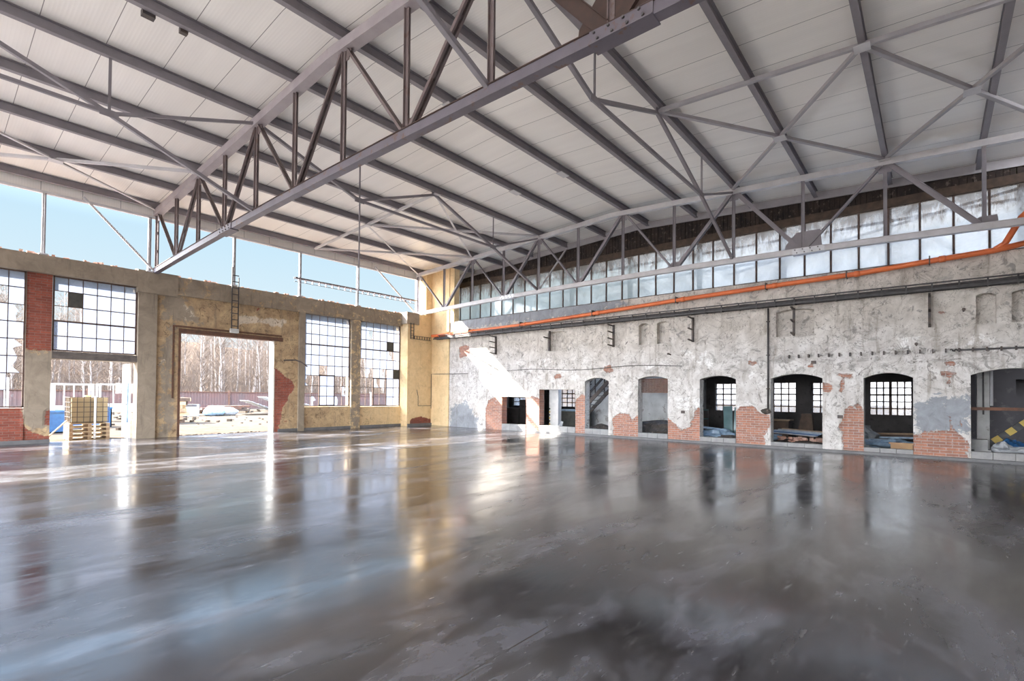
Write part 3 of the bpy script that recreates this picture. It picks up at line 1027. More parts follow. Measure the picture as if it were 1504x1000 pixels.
make_truss(5.42, 'large grey and rust-brown roof truss crossing the top of the view overhead', True, (5.42, 21.0, 5.9))
make_truss(17.2, 'pale grey roof truss beside the right-hand wall, in front of the glazed strip', False, (17.2, 21.0, 5.9))


def brace_girder(y, x0, x1, label, left_end=True):
    """trussed bracing between two trusses under one purlin"""
    r = thing('bracing_girder', label, 'bracing', ((x0 + x1) / 2, y, 7.3))
    zt = chord_top(y) - .05
    q1, xm, q2 = x0 + (x1 - x0) * .25, (x0 + x1) / 2, x0 + (x1 - x0) * .75
    zb = 7.37
    m = M['steel']

    def ang(name, p, q, w=.06):
        b = MB()
        b.bar(p, q, w, .008, (0, 1, 0))
        b.bar(p, q, .008, w, (0, 1, 0), (-w / 2, w / 2))
        b.build(name, m, r)

    for xq in (q1, q2):
        ang('hanger', (xq, y, zb), (xq, y, chord_top(y)), .05)
    ang('bottom_bar', (q1, y, zb), (q2, y, zb), .065)
    ang('diagonal', (x0 + .1, y, zt - .08), (q1, y, zb), .075)
    ang('diagonal', (q1, y, zb), (xm, y, zt), .07)
    ang('diagonal', (xm, y, zt), (q2, y, zb), .075)
    ang('diagonal', (q2, y, zb), (x1 - .1, y, zt - .08), .06)
    ang('diagonal', (q2, y, zb), (x1 - .05, y, bot_z(y) + .08), .075)
    for xx, z in ((q1, zb), (xm, zt), (q2, zb)):
        MB().box((xx - .16, y - .006, z - .08), (xx + .16, y + .006, z + .07)).build('gusset_plate', m, r)
    return r


brace_girder(13, 5.42, 17.2, 'grey lattice bracing under the fifth purlin, between the two trusses at centre')
brace_girder(13, -6.4, 5.42, 'grey lattice bracing hanging under the roof at upper left, ending at the big truss')
brace_girder(5, 5.42, 17.2, 'grey lattice bracing under the roof sheets at upper right, right of the big bolted gusset')
brace_girder(5, -6.4, 5.42, 'grey bracing bar running from the top edge down to the big overhead truss')


def roof_bracing(label, panels, x0, x1, span, chord, mt):
    r = thing('wind_bracing', label, 'bracing', ((x0 + x1) / 2, sum(span) / 2, chord_top(sum(span) / 2) - .1))

    def zz(y):
        return chord_top(y) - .055

    def ang(name, p, q, w, mt):
        b = MB()
        b.bar(p, q, w, .008, (0, 0, 1))
        b.bar(p, q, .008, w, (0, 0, 1), (w / 2, w / 2))
        b.build(name, mt, r)

    if chord:
        ya, yb = span
        ang('strut', (x0, ya, zz(ya)), (x0, yb, zz(yb)), .08, mt)
    for ya, yb in panels:
        ym, xm = (ya + yb) / 2, (x0 + x1) / 2
        for p, q in (((x0, ya), (xm, ym)), ((xm, ym), (x1, yb)), ((x1, ya), (xm, ym)), ((xm, ym), (x0, yb))):
            ang('diagonal', (p[0], p[1], zz(p[1])), (q[0], q[1], zz(q[1])), .075, mt)
        MB().box((xm - .16, ym - .14, zz(ym) - .02), (xm + .16, ym + .14, zz(ym) - .006)).build('gusset_plate', M['steel_light'], r)
        for xq in (x0, x1):
            MB().box((xq - .13, yb - .13, zz(yb) - .02), (xq + .13, yb + .13, zz(yb) - .006)).build('gusset_plate', M['steel_light'], r)


roof_bracing('pale cross bracing flat under the roof near the far corner, left of the second truss', ((21, 17), (17, 13)), 11.31, 17.1, (21, 13), True, M['steel_light'])
roof_bracing('pale zigzag cross bracing flat under the roof at upper right', ((5, 1), (1, -2.3)), 11.31, 17.1, (5, -2.3), True, M['steel_mid'])
roof_bracing('pale cross bracing flat under the eaves at far left above the sky gap', ((21, 17),), -.49, 5.35, (21, 17), False, M['steel_light'])

# knee braces, posts in the sky gap, one strut to the gable
for xf, xt, lab in ((5.36, 3.40, 'thin steel knee brace in the sky gap left of the big truss foot'), (17.12, 14.5, 'thin steel knee brace in the sky gap left of the second truss foot')):
    b = MB().bar((xf, 21.12, 5.92), (xt, 21.12, 7.95), .06, .06)
    solo(b, 'knee_brace', M['steel_light'], lab, 'brace')
for x, lab in ((2.47, 'slim steel eave post above the red brick pier'), (8.02, 'slim steel eave post above the gate'), (10.72, 'slim steel eave post above the gate-side concrete column'),
               (13.58, 'slim steel eave post above the column between the two tall windows'), (5.22, 'slim steel eave post beside the big truss foot'), (17.25, 'slim steel eave post beside the second truss foot')):
    r = thing('eave_post', lab, 'post', (x, 21.18, 5.88), 'eave posts in the sky gap')
    MB().box((x - .045, 21.14, 5.90), (x + .005, 21.22, 7.80)).build('shaft', M['zinc'], r)
    MB().box((x + .015, 21.14, 5.90), (x + .045, 21.22, 7.80)).build('shaft', M['steel'], r)
    MB().box((x - .10, 21.06, 5.86), (x + .10, 21.26, 5.90)).build('base_plate', M['zinc'], r)
b = MB().bar((17.25, 13, 6.25), (19.3, 13, 8.45), .07, .05)
solo(b, 'gable_strut', M['steel_light'], 'short pale strut rising from the second truss to the burnt boards', 'brace')
r = thing('hanging_rod', 'dark vertical rod hanging from the centre lattice bracing', 'rod', (8.37, 13, 5.9))
MB().tube([(8.37, 13, 7.36), (8.37, 13, 5.35)], .022, 8).build('rod', M['steel'], r)
MB().tube([(8.37, 13, 5.35), (8.37, 13, 4.7)], .026, 8).build('sleeve', M['zinc'], r)


# ------------------------------------------------------------------ windows of the left wall
def window(name, x0, x1, z0, z1, cols, rows, kinds, y=YN + .10, transom=None, casement=None, jag=True):
    """kinds(c, r): 'g' dusty, 'm' missing, 'd' dark board, 'b' broken; row 0 is the top"""
    r = bpy.data.objects.new(name, None)
    r.location = (x0, y, z0)
    COL.objects.link(r)
    struct(r)
    fr_ = MB()
    w, h = (x1 - x0) / cols, (z1 - z0) / rows
    for (a, b, c, d) in ((x0, x1, z0, z0 + .04), (x0, x1, z1 - .05, z1), (x0, x0 + .04, z0, z1), (x1 - .05, x1, z0, z1)):
        fr_.box((a, y - .03, c), (b, y + .03, d))
    for c in range(1, cols):
        fr_.box((x0 + c * w - .010, y - .015, z0), (x0 + c * w + .010, y + .015, z1))
    for q in range(1, rows):
        t_ = .024 if transom == q else .011
        fr_.box((x0, y - .015, z1 - q * h - t_), (x1, y + .015, z1 - q * h + t_))
    fr_.build('frame', M['frame'], r)
    gl, dp = MB(), MB()
    for c in range(cols):
        for q in range(rows):
            k_ = kinds(c, q)
            a, b = x0 + c * w + .01, x0 + (c + 1) * w - .01
            t0, t1 = z1 - (q + 1) * h + .01, z1 - q * h - .01
            if k_ == 'g':
                gl.box((a, y - .003, t0), (b, y + .003, t1))
            elif k_ == 'd':
                dp.box((a, y - .006, t0), (b, y + .006, t1))
            elif k_ == 'b':
                rr = random.Random(c * 31 + q * 7)
                pts = [(a, y, t0), (a + (b - a) * rr.uniform(.3, .9), y, t0), (a + (b - a) * rr.uniform(.2, .6), y, t0 + (t1 - t0) * rr.uniform(.3, .5)),
                       (a + (b - a) * rr.uniform(.4, .9), y, t0 + (t1 - t0) * rr.uniform(.55, .8)), (a + (b - a) * rr.uniform(.2, .6), y, t1), (a, y, t1)]
                gl.prism(pts, (0, .006, 0))
    if gl.v:
        gl.build('glass', M['pane'], r)
    if dp.v:
        dp.build('dark_pane', M['dark_panel'], r)
    if casement:
        ca, cb_, cz0, cz1 = casement
        c_ = MB()
        for (a, b, c, d) in ((ca, cb_, cz0, cz0 + .05), (ca, cb_, cz1 - .05, cz1), (ca, ca + .05, cz0, cz1), (cb_ - .05, cb_, cz0, cz1)):
            c_.box((a, y - .045, c), (b, y - .03, d))
        c_.build('casement', M['frame'], r)
    return r


def k1(c, q):
    if c == 8:
        return 'ggbgbbmmg'[q] if q < 9 else 'm'
    if c == 7:
        return 'gbgggggmb'[q] if q < 9 else 'm'
    return 'g' if q < 6 else 'm'


window('window_1', -1.4, 2.14, 1.12, 5.33, 9, 8, k1)


def k2(c, q):
    return {(0, 1): 'm', (1, 1): 'd', (0, 2): 'm', (1, 2): 'm', (0, 3): 'g'}.get((c, q), 'g')


window('window_2', 2.75, 4.95, 2.92, 5.32, 6, 5, k2, transom=3)


def k3(c, q):
    if (c, q) == (2, 5):
        return 'm'
    if q >= 6:
        return 'g' if c in (2, 3) else ('m' if (c + q) % 3 else 'b')
    return 'g'


window('window_3', 11.02, 13.34, 1.06, 5.26, 6, 9, k3, transom=3, casement=(11.78, 12.57, 1.08, 2.50))


def k4(c, q):
    d = {(1, 1): 'b', (4, 2): 'd', (4, 3): 'b', (0, 4): 'm', (0, 5): 'm', (1, 5): 'b', (3, 5): 'b', (5, 5): 'd'}
    if (c, q) in d:
        return d[(c, q)]
    if q >= 6:
        return 'g' if c >= 4 else ('b' if c in (2, 3) and q == 6 else 'm')
    return 'g'


window('window_4', 13.83, 16.29, 1.04, 5.26, 6, 9, k4, transom=3, casement=(14.65, 15.45, 1.06, 2.45))

# strip window over the right wall: vertical bars 0.77 m apart, frosted panes
SX = 19.5
r = bpy.data.objects.new('window_5', None)
r.location = (SX, 9, 5.8)
COL.objects.link(r)
struct(r)
fr_, gl = MB(), MB()
f_ = SX / 17.95
yy = [(-1.14 - .7045 * 2 + .7045 * i) * f_ for i in range(32)]
yy = [q for q in yy if q < 20.6]
for q in yy:
    fr_.box((SX - .03, q - .028, 5.75), (SX + .03, q + .028, 7.75))
fr_.box((SX - .05, yy[0], 5.66), (SX + .05, 20.6, 5.80))
fr_.build('frame', M['frame'], r)
for a, b in zip(yy, yy[1:] + [20.6]):
    gl.box((SX - .004, a + .02, 5.78), (SX + .004, b - .02, 7.75))
gl.build('glass', M['pane_strip'], r)
lo = MB()
for z in (6.55, 7.25):
    lo.box((SX + .35, -3, z), (SX + .43, 20.6, z + .07))
for q in range(-2, 21, 3):
    lo.box((SX + .35, q, 5.5), (SX + .5, q + .16, 8.2))
lo.bar((SX + .4, -2, 7.6), (SX + .4, 6.0, 6.3), .06, .07)
struct(lo.build('trim_8', M['dark_steel']))

# ------------------------------------------------------------------ side building behind the right wall
AX0, AX1 = XE + TH, 24.6
a_ = MB()
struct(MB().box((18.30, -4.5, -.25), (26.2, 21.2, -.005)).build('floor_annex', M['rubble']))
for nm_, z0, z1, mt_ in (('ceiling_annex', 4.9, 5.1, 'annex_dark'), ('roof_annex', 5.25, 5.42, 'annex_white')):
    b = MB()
    for q in ((18.33, -4.5, 26.0, 8.5), (18.33, 13.4, 26.0, 21.2), (21.0, 8.5, 26.0, 13.4)):  # gap over the stair bay, out of view, added to admit sky light
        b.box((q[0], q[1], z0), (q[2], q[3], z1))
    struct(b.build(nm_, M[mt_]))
AW = [(20.6, 18.6, 1.0, 2.3), (17.2, 15.8, 1.0, 2.3), (14.6, 12.9, 1.0, 2.3), (8.0, 6.55, 1.0, 2.3), (5.75, 4.57, 1.0, 2.32), (3.96, 2.75, 1.0, 2.3), (1.95, .63, .98, 2.32)]
aw = MB()
prev = 21.2
for a, b, lo_, hi in AW:
    aw.box((AX1, a, 0), (AX1 + .35, prev, 4.9))
    aw.box((AX1, b, 0), (AX1 + .35, a, lo_))
    aw.box((AX1, b, hi), (AX1 + .35, a, 2.72))
    aw.box((AX1, b, 4.4), (AX1 + .35, a, 4.9))
    prev = b
aw.box((AX1, -4.5, 0), (AX1 + .35, prev, 4.9))
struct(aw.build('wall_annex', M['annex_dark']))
for i, (a, b, lo_, hi) in enumerate(AW):
    r = bpy.data.objects.new('window_%d' % (6 + i), None)
    r.location = (AX1 + .1, (a + b) / 2, lo_)
    COL.objects.link(r)
    struct(r)
    m_ = MB()
    nc = 6 if i == 6 else 4
    for c in range(nc + 1):
        q = b + (a - b) * c / nc
        t_ = .045 if (i == 6 and c == 3) else .022
        m_.box((AX1 + .08, q - t_, lo_), (AX1 + .12, q + t_, hi))
    for c in range(6):
        q = lo_ + (hi - lo_) * c / 5
        t_ = .03 if c in (3, 5) else .020
        m_.box((AX1 + .08, b, q - t_), (AX1 + .12, a, q + t_))
    for c in range(nc + 1):
        q = b + (a - b) * c / nc
        m_.box((AX1 + .08, q - .014, 2.72), (AX1 + .12, q + .014, 4.4))
    for c in range(5):
        q = 2.72 + 1.68 * c / 4
        m_.box((AX1 + .08, b, q - .012), (AX1 + .12, a, q + .012))
    m_.build('frame', M['frame'], r)
    MB().box((AX1 + .098, b, 2.72), (AX1 + .102, a, 4.4)).build('glass', M['pane_annex'], r)
    MB().box((AX1 + .098, b, lo_), (AX1 + .102, a, hi)).build('glass', M['pane_annex'], r)
# partitions of the side building
pt = MB()
pt.box((20.6, 8.55, 0), (20.75, 10.6, 4.9))
pt.box((21.0, 10.6, 0), (21.15, 13.4, 4.9))
pt.box((20.6, 10.45, 0), (21.1, 10.6, 4.9))
pt.box((20.6, 8.40, 0), (24.6, 8.55, 4.9))
struct(pt.build('wall_partition', M['annex_white']))
pt = MB()
pt.box((21.8, -1.95, 0), (21.95, -.2, 4.9))
pt.box((21.8, -4.5, 2.25), (21.95, -1.95, 4.9))
pt.box((22.5, -1.95, 0), (22.6, -4.5, 2.4))
pt.box((18.4, -4.5, 0), (24.6, -4.35, 4.9))
pt.box((20.3, -.25, 0), (24.6, -.10, 4.9))
struct(pt.build('wall_partition_dark', M['annex_shade']))
struct(MB().box((18.33, 20.9, 0), (26, 21.2, 5.4)).build('wall_annex_north', M['annex_white']))
struct(MB().box((18.33, -4.8, 0), (26, -4.5, 5.4)).build('wall_annex_south', M['annex_dark']))


# block sills closing the foot of each opening
SILL_WHERE = ['in the opening nearest the far corner', 'in the wide flat-headed opening with the white post', 'in the arched opening showing the stair',
              'in the arched opening with the dark mesh panel', 'in the arched opening with leaning glass sheets', 'in the arched opening with two window halves',
              'in the arched opening framing one whole window', 'in the arched opening at the right edge, under blue film']
for o, wh in zip(OPEN, SILL_WHERE):
    a, b, _, _, s = o
    r = thing('block_sill', 'low course of grey concrete blocks ' + wh, 'sill', (XE + .15, (a + b) / 2, 0), 'block sills')
    n = max(2, int(round((a - b) / .42)))
    for i in range(n):
        y0, y1 = b + (a - b) * i / n, b + (a - b) * (i + 1) / n
        MB().box((XE + .005, y0 + .005, 0), (XE + .25, y1 - .005, s)).build('concrete_block', M['block'], r)

# ------------------------------------------------------------------ fittings on the right wall
# orange pipe
PP = [(660, 492), (760, 478), (850, 464), (1000, 440), (1154, 417), (1262, 401.6), (1380, 381), (1459, 368)]
pts = [at(x, y, x=17.78) for x, y in PP]
pts = [V((17.78, 19.2, 4.80))] + pts[1:] + [V((17.78, -1.9, 5.56))]
r = thing('drain_pipe', 'long orange plastic drain pipe sloping along the right wall under the glazed strip', 'pipe', (17.78, 9, 4.8))
MB().tube(pts, .075, 14).build('pipe', M['orange'], r, True)
for y in (17.5, 14.2, 10.4, 6.9, 3.9, 1.7, -.2):
    i = min(range(len(pts) - 1), key=lambda j: abs((pts[j].y + pts[j + 1].y) / 2 - y))
    d = (pts[i + 1] - pts[i]).normalized()
    p = pts[i] + d * ((y - pts[i].y) / d.y)
    MB().tube([p - d * .07, p + d * .07], .09, 14).build('coupling', M['orange'], r, True)
    MB().box((17.70, y + .25, p.z - .1), (17.94, y + .28, p.z + .12)).build('bracket', M['dark_steel'], r)
p0 = at(1462, 366, x=17.78)
p1 = at(1500, 320, x=17.75)
MB().tube([p0, p0 + V((0, -.18, .12)), V((17.7, p1.y, p1.z)), V((17.7, p1.y - .4, p1.z + .45))], .072, 14).build('branch', M['orange'], r, True)
MB().tube([V((17.78, 19.2, 4.80)), V((17.70, 19.9, 4.76)), V((17.5, 20.3, 4.74))], .078, 14).build('elbow', M['orange'], r, True)

# cable ladder along the right wall with a sag of cables
r = thing('cable_ladder', 'long black cable ladder carrying cables along the right wall below the orange pipe', 'cable ladder', (17.75, 9, 4.5))
for x in (17.62, 17.86):
    b = MB()
    b.box((x - .012, -2.4, 4.56), (x + .012, 20.3, 4.62))
    b.build('rail', M['cable'], r)
n = 0
y = -2.2
while y < 20.2 and n < 70:
    MB().box((17.62, y, 4.55), (17.86, y + .03, 4.58)).build('rung', M['cable'], r)
    MB().box((17.60, y, 4.52), (17.63, y + .035, 4.76)).build('stay', M['cable'], r)
    y += .55
    n += 1
for k_ in range(10):
    ps = [(17.65 + .022 * k_, -2.4 + 22.7 * i / 60, 4.59 + .028 * (k_ % 5) + .03 * mn.noise(V((i * .7, k_ * 5., 0)))) for i in range(61)]
    MB().tube(ps, .022, 6).build('cable', M['cable'], r, True)
b = MB()
b.box((17.60, -2.4, 4.74), (17.63, 20.3, 4.775))
b.build('top_rail', M['cable'], r)

# wall racks with arms
RACK = [(16.10, 'far rack, in the sunlit patch near the corner', 4), (12.92, 'rack above the flat-headed opening', 1), (9.78, 'rack above the stair opening', 4),
        (6.60, 'rack above the opening with leaning sheets', 3), (3.38, 'rack in the blind niche above the opening with two window halves', 3), (.07, 'rack right of the opening framing one whole window', 3)]
for y, wh, arms in RACK:
    r = thing('cable_rack', 'dark iron cable %s' % wh, 'bracket', (17.9, y, 3.6), 'iron cable racks on the right wall')
    MB().box((17.86, y - .03, 3.60), (17.95, y + .03, 4.48)).build('upright', M['dark_steel'], r)
    for i in range(arms):
        z = 3.63 + i * (.80 / max(1, arms - 1)) if arms > 1 else 4.15
        MB().bar((17.94, y, z), (17.46, y, z + .03), .05, .04).build('arm', M['dark_steel'], r)
# vertical conduit
r = thing('conduit', 'thin dark vertical conduit pipe left of the opening with two window halves', 'pipe', (17.9, 4.13, 1.2))
MB().tube([(17.90, 4.13, 4.55), (17.90, 4.13, 1.25)], .028, 10).build('pipe', M['cable'], r, True)
for z in (1.9, 3.0, 4.1):
    MB().box((17.86, 4.08, z), (17.94, 4.18, z + .03)).build('clamp', M['dark_steel'], r)
MB().lump((17.86, 4.18, 1.18), (.08, .14, .09), 3, 10, 7, .4).build('end_box', M['rubble'], r)
# row of hooks on a thin rail
r = thing('hook_rail', 'row of small dark wall hooks along a thin rail at the right', 'rail', (17.9, .5, 2.9))
MB().box((17.925, -2.4, 2.915), (17.955, -.5, 2.965)).build('rail', M['cable'], r)
y = 3.5
while y > -2.4:
    MB().box((17.84, y, 2.885), (17.96, y + .035, 2.99)).build('hook', M['dark_steel'], r)
    y -= .27
MB().tube([(17.9, -.35 - .02 * i, 2.94 + .03 * sin(i * 1.3)) for i in range(12)], .018, 6).build('wire', M['cable'], r)
# stub rods
for (px, py), lab in (((985, 521), 'short iron rod stub in the wall right of the mesh opening'), ((1346, 507), 'round-headed iron stub above the hook rail'), ((1415, 457), 'tiny iron stub left of a blind niche')):
    p = at(px, py, x=17.95)
    b = MB().tube([(17.98, p.y, p.z), (17.72, p.y, p.z + .02)], .022, 8)
    b.tube([(17.74, p.y, p.z + .018), (17.70, p.y, p.z + .02)], .04, 8)
    solo(b, 'iron_stub', M['dark_steel'], lab, 'rod')
# thin sagging wire along the wall
r = MB().tube([(17.91, 15.4 - i * .42, 2.80 + .05 * sin(i * .5) - .02) for i in range(21)], .011, 5)
solo(r, 'wall_wire', M['cable'], 'thin dark wire sagging along the right wall above the far openings', 'wire')
# holes left by anchors
for (px, py), lab in (((1195, 532), 'dark socket knocked in the wall above the opening with two window halves'), ((1003, 605), 'small square socket in the pier right of the mesh opening'),
                      ((1234, 612), 'small square socket in the pier left of the whole-window opening')):
    p = at(px, py, x=17.95)
    b = MB()
    b.box((17.945, p.y - .07, p.z - .05), (17.985, p.y + .07, p.z - .035))
    b.box((17.945, p.y - .07, p.z + .035), (17.985, p.y + .07, p.z + .05))
    b.box((17.945, p.y - .07, p.z - .05), (17.985, p.y - .055, p.z + .05))
    b.box((17.945, p.y + .055, p.z - .05), (17.985, p.y + .07, p.z + .05))
    b.box((17.935, p.y - .055, p.z - .035), (17.95, p.y + .055, p.z + .035))
    solo(b, 'wall_socket', M['dark_steel'], lab, 'socket')

# cable ladders of the window wall
r = thing('cable_ladder', 'short upright cable ladder fixed above the gate head', 'cable ladder', (8.05, 21.1, 4.15))
for x in (7.93, 8.17):
    MB().box((x - .015, 21.06, 4.15), (x + .015, 21.10, 6.6 if x < 8 else 6.2)).build('rail', M['cable'], r)
for i in range(9):
    MB().box((7.93, 21.06, 4.25 + i * .25), (8.17, 21.09, 4.28 + i * .25)).build('rung', M['cable'], r)
MB().box((7.9, 21.05, 4.0), (8.2, 21.2, 4.16)).build('foot_bracket', M['annex_white'], r)
r = thing('cable_ladder', 'horizontal cable ladder crossing the sky gap above the tall windows', 'cable ladder', (13.5, 21.1, 6.6))
for y in (21.02, 21.14):
    MB().box((10.42, y - .012, 6.60), (17.1, y + .012, 6.66)).build('rail', M['steel'], r)
for i in range(20):
    x = 10.6 + i * .32
    MB().box((x, 21.02, 6.48), (x + .02, 21.14, 6.61)).build('rung', M['steel'], r)
MB().box((10.42, 21.06, 6.46), (17.1, 21.08, 6.48)).build('lower_rail', M['steel'], r)
r = thing('cable_ladder', 'small black cable ladder dropping down the corner wall beside the orange pipe end', 'cable ladder', (16.5, 20.7, 4.5))
for x in (16.42, 16.62):
    MB().box((x - .012, 20.66, 4.52), (x + .012, 20.70, 5.35)).build('rail', M['cable'], r)
for i in range(5):
    MB().box((16.42, 20.66, 4.6 + i * .17), (16.62, 20.69, 4.62 + i * .17)).build('rung', M['cable'], r)
for z in (4.52, 4.68):
    MB().box((16.42, 20.62, z), (17.75, 20.66, z + .02)).build('lower_rail', M['cable'], r)
for i in range(7):
    MB().box((16.62 + i * .17, 20.62, 4.52), (16.64 + i * .17, 20.65, 4.70)).build('stay', M['cable'], r)
# bent bracket lamp arm by the gate
b = MB().tube([(10.1, 21.27, 3.05), (10.55, 21.10, 3.08), (10.70, 20.9, 2.98), (10.86, 20.7, 2.80)], .03, 8)
solo(b, 'bent_bracket', M['dark_steel'], 'bent dark iron arm sticking out of the ochre pier right of the gate', 'bracket')
# thin conduits on the corner wall
b = MB()
b.tube([(17.86, 20.70, .9), (17.86, 20.70, 2.75), (17.88, 20.4, 2.75), (17.88, 19.30, 2.73), (17.93, 19.2, 2.73), (17.93, 18.0, 2.72)], .014, 6)
b.tube([(16.9, 20.73, 1.9), (17.0, 20.73, 1.55), (17.0, 20.73, 1.05), (17.86, 20.73, 1.05)], .014, 6)
solo(b, 'wire_run', M['cable'], 'thin wire run clipped to the ochre corner wall', 'wire')
# roller door leaf standing open in the left doorway
r = struct(bpy.data.objects.new('door_1', None))
r.location = (4.9, 21.8, 0)
COL.objects.link(r)
MB().box((4.84, 21.72, 0), (4.90, 22.62, 2.62)).build('leaf', M['white_paint'], r)
MB().box((4.80, 21.76, .55), (4.845, 21.92, 1.95)).build('shade_strip', M['blue_pale'], r)  # pale blue strip imitates the shadow low on the leaf
MB().box((4.78, 21.80, 1.16), (4.845, 21.84, 1.22)).build('handle', M['dark_steel'], r)

# ------------------------------------------------------------------ yard outside
# IBC tank on two stacked pallets
def pallet(label, x0, y0, z0):
    r = thing('wooden_pallet', label, 'pallet', (x0 + .55, y0 + .5, z0), 'pallets under the caged tank')
    for i in range(5):
        MB().box((x0, y0 + i * .225, z0 + .122), (x0 + 1.1, y0 + i * .225 + .10, z0 + .144)).build('top_board', M['wood_pale'], r)
    for x in (0, .5, 1.0):
        MB().box((x0 + x, y0, z0 + .022), (x0 + x + .10, y0 + 1.0, z0 + .122)).build('bearer', M['wood'], r)
    for y in (0, .45, .9):
        MB().box((x0, y0 + y, z0), (x0 + 1.1, y0 + y + .10, z0 + .022)).build('bottom_board', M['wood_pale'], r)


for i, n in enumerate(('bottom pallet of the stack under the caged tank', 'second pallet from the ground under the caged tank', 'third pallet from the ground under the caged tank', 'top pallet of the stack, directly under the caged tank')):
    pallet('weathered wooden ' + n, 3.37, 22.45, -.05 + i * .145)
r = thing('caged_tank', 'cream plastic tank in a metal cage on stacked pallets outside the doorway', 'tank', (3.93, 22.95, .53))
b = MB()
b.box((3.43, 22.50, .56), (4.41, 23.42, 1.42))
b.tube([(3.92, 22.95, 1.42), (3.92, 22.95, 1.50)], .11, 14)
b.build('tank', M['tank'], r)
cg = MB()
for i in range(6):
    z = .58 + i * .17
    cg.bar((3.40, 22.47, z), (4.44, 22.47, z), .018, .018)
    cg.bar((3.40, 22.47, z), (3.40, 23.45, z), .018, .018)
    cg.bar((4.44, 22.47, z), (4.44, 23.45, z), .018, .018)
for i in range(7):
    x = 3.40 + i * 1.04 / 6
    cg.bar((x, 22.47, .56), (x, 22.47, 1.45), .018, .018)
    cg.bar((3.40, 22.47 + i * .163, .56), (3.40, 22.47 + i * .163, 1.45), .018, .018)
cg.build('cage', M['dark_steel'], r)
MB().box((4.02, 22.44, -.02), (4.08, 22.465, 1.47)).build('strap', M['white_paint'], r)
b = MB().tube([(2.62, 22.0, -.05), (3.35, 22.75, .62)], .022, 8)
solo(b, 'pole', M['wood_pale'], 'pale pole leaning from the threshold towards the pallet stack', 'pole')


def crate_frame(label, x, y, w, h, mt):
    r = thing('steel_rack', label, 'rack', (x + w / 2, y, -.05))
    for q in (x, x + w):
        for yy_ in (y, y + .8):
            MB().box((q - .04, yy_ - .04, -.05), (q + .04, yy_ + .04, h)).build('upright', mt, r)
    for z in (.5, h - .05):
        for yy_ in (y, y + .8):
            MB().box((x, yy_ - .03, z), (x + w, yy_ + .03, z + .06)).build('rail', mt, r)
    for k_ in range(3):
        q = x + w * (k_ + 1) / 4
        MB().box((q - .02, y - .02, .5), (q + .02, y + .02, h)).build('bar', mt, r)
    MB().box((x + .05, y + .02, .52), (x + w - .05, y + .7, .95)).build('load', M['white_film'], r)


crate_frame('white steel rack behind the blue bins at the doorway left side', 4.1, 31.0, 1.4, 2.0, M['white_paint'])
crate_frame('white steel rack standing beyond the caged tank', 6.7, 36.0, 2.4, 2.1, M['white_paint'])
crate_frame('white steel rack outside the first window', .9, 30.0, 1.6, 2.2, M['white_paint'])
for i, (x, y, w, h, lab) in enumerate(((3.0, 27.0, 1.1, .85, 'blue plastic bin at the left of the open doorway'), (4.25, 28.6, .8, .7, 'open blue plastic bin behind the leaning pole'), (5.2, 30.3, .9, .9, 'blue plastic bin half behind the caged tank'))):
    b = MB()
    t_ = .05
    z0 = -.05
    b.box((x, y, z0), (x + w, y + .8, z0 + t_))
    for q in (((x, y), (x + w, y + t_)), ((x, y + .75), (x + w, y + .8)), ((x, y), (x + t_, y + .8)), ((x + w - t_, y), (x + w, y + .8))):
        b.box((q[0][0], q[0][1], z0), (q[1][0], q[1][1], h))
    b.box((x - .03, y - .03, h - .07), (x + w + .03, y + .01, h))
    solo(b, 'plastic_bin', M['blue'], lab, 'bin')
# dark grey box on the rack
solo(MB().box((7.5, 35.9, 1.55), (8.3, 36.5, 2.15)), 'grey_box', M['concrete'], 'grey box sitting high on the rack beyond the caged tank', 'box')
# timber heap beyond the doorway
rr = random.Random(5)
for i in range(28):
    lay, j = i // 4, i % 4
    L = rr.uniform(1.4, 2.6) - .12 * lay
    x, y = 8.5 + rr.uniform(-.15, .15) + .1 * lay, 31.8 + .42 * j + rr.uniform(-.03, .03)
    b = MB().box((x - L / 2, y, -.05 + lay * .20), (x + L / 2, y + .34, -.05 + lay * .20 + .199), Matrix.Rotation(rr.uniform(-.04, .04), 3, 'Z'))
    solo(b, 'scrap_beam', M[rr.choice(['wood', 'wood_pale', 'wood_dark'])], 'scrap timber in the stack right of the caged tank', 'timber', 'scrap timbers in the stack')
# concrete trough and wrapped rolls seen through the gate
r = thing('concrete_trough', 'long grey concrete trough lying across the yard beyond the gate', 'trough', (11.6, 41.6, -.05))
b = MB()
b.box((10.6, 41.2, -.05), (13.4, 42.2, .10))
b.box((10.6, 41.2, .10), (13.4, 41.32, .62))
b.box((10.6, 42.08, .10), (13.4, 42.2, .62))
b.box((10.6, 41.32, .10), (10.72, 42.08, .62))
b.box((13.28, 41.32, .10), (13.4, 42.08, .62))
b.build('trough', M['block'], r)
for i in range(3):
    b = MB().box((10.4 + i * .3, 41.35 + i * .25, .63), (13.3 + i * .2, 41.5 + i * .25, .80))
    solo(b, 'beam_offcut', M[('dark_steel', 'white_paint', 'dark_steel')[i]], ('front dark', 'middle white', 'rear dark')[i] + ' beam offcut lying across the concrete trough', 'beam')
for i, (x, y, r_) in enumerate(((14.2, 40.6, .40), (15.2, 40.9, .36), (14.7, 41.8, .42))):
    b = MB()
    b.lump((x, y, r_ * .8 - .05), (.75, .5, r_), 11 + i, 14, 9, .25)
    solo(b, 'film_bundle', M[('blue_pale', 'white_film', 'white_film')[i]], ('front pale blue', 'right white', 'rear white')[i] + ' film-wrapped bundle on the ground beside the concrete trough', 'bundle', None, True)
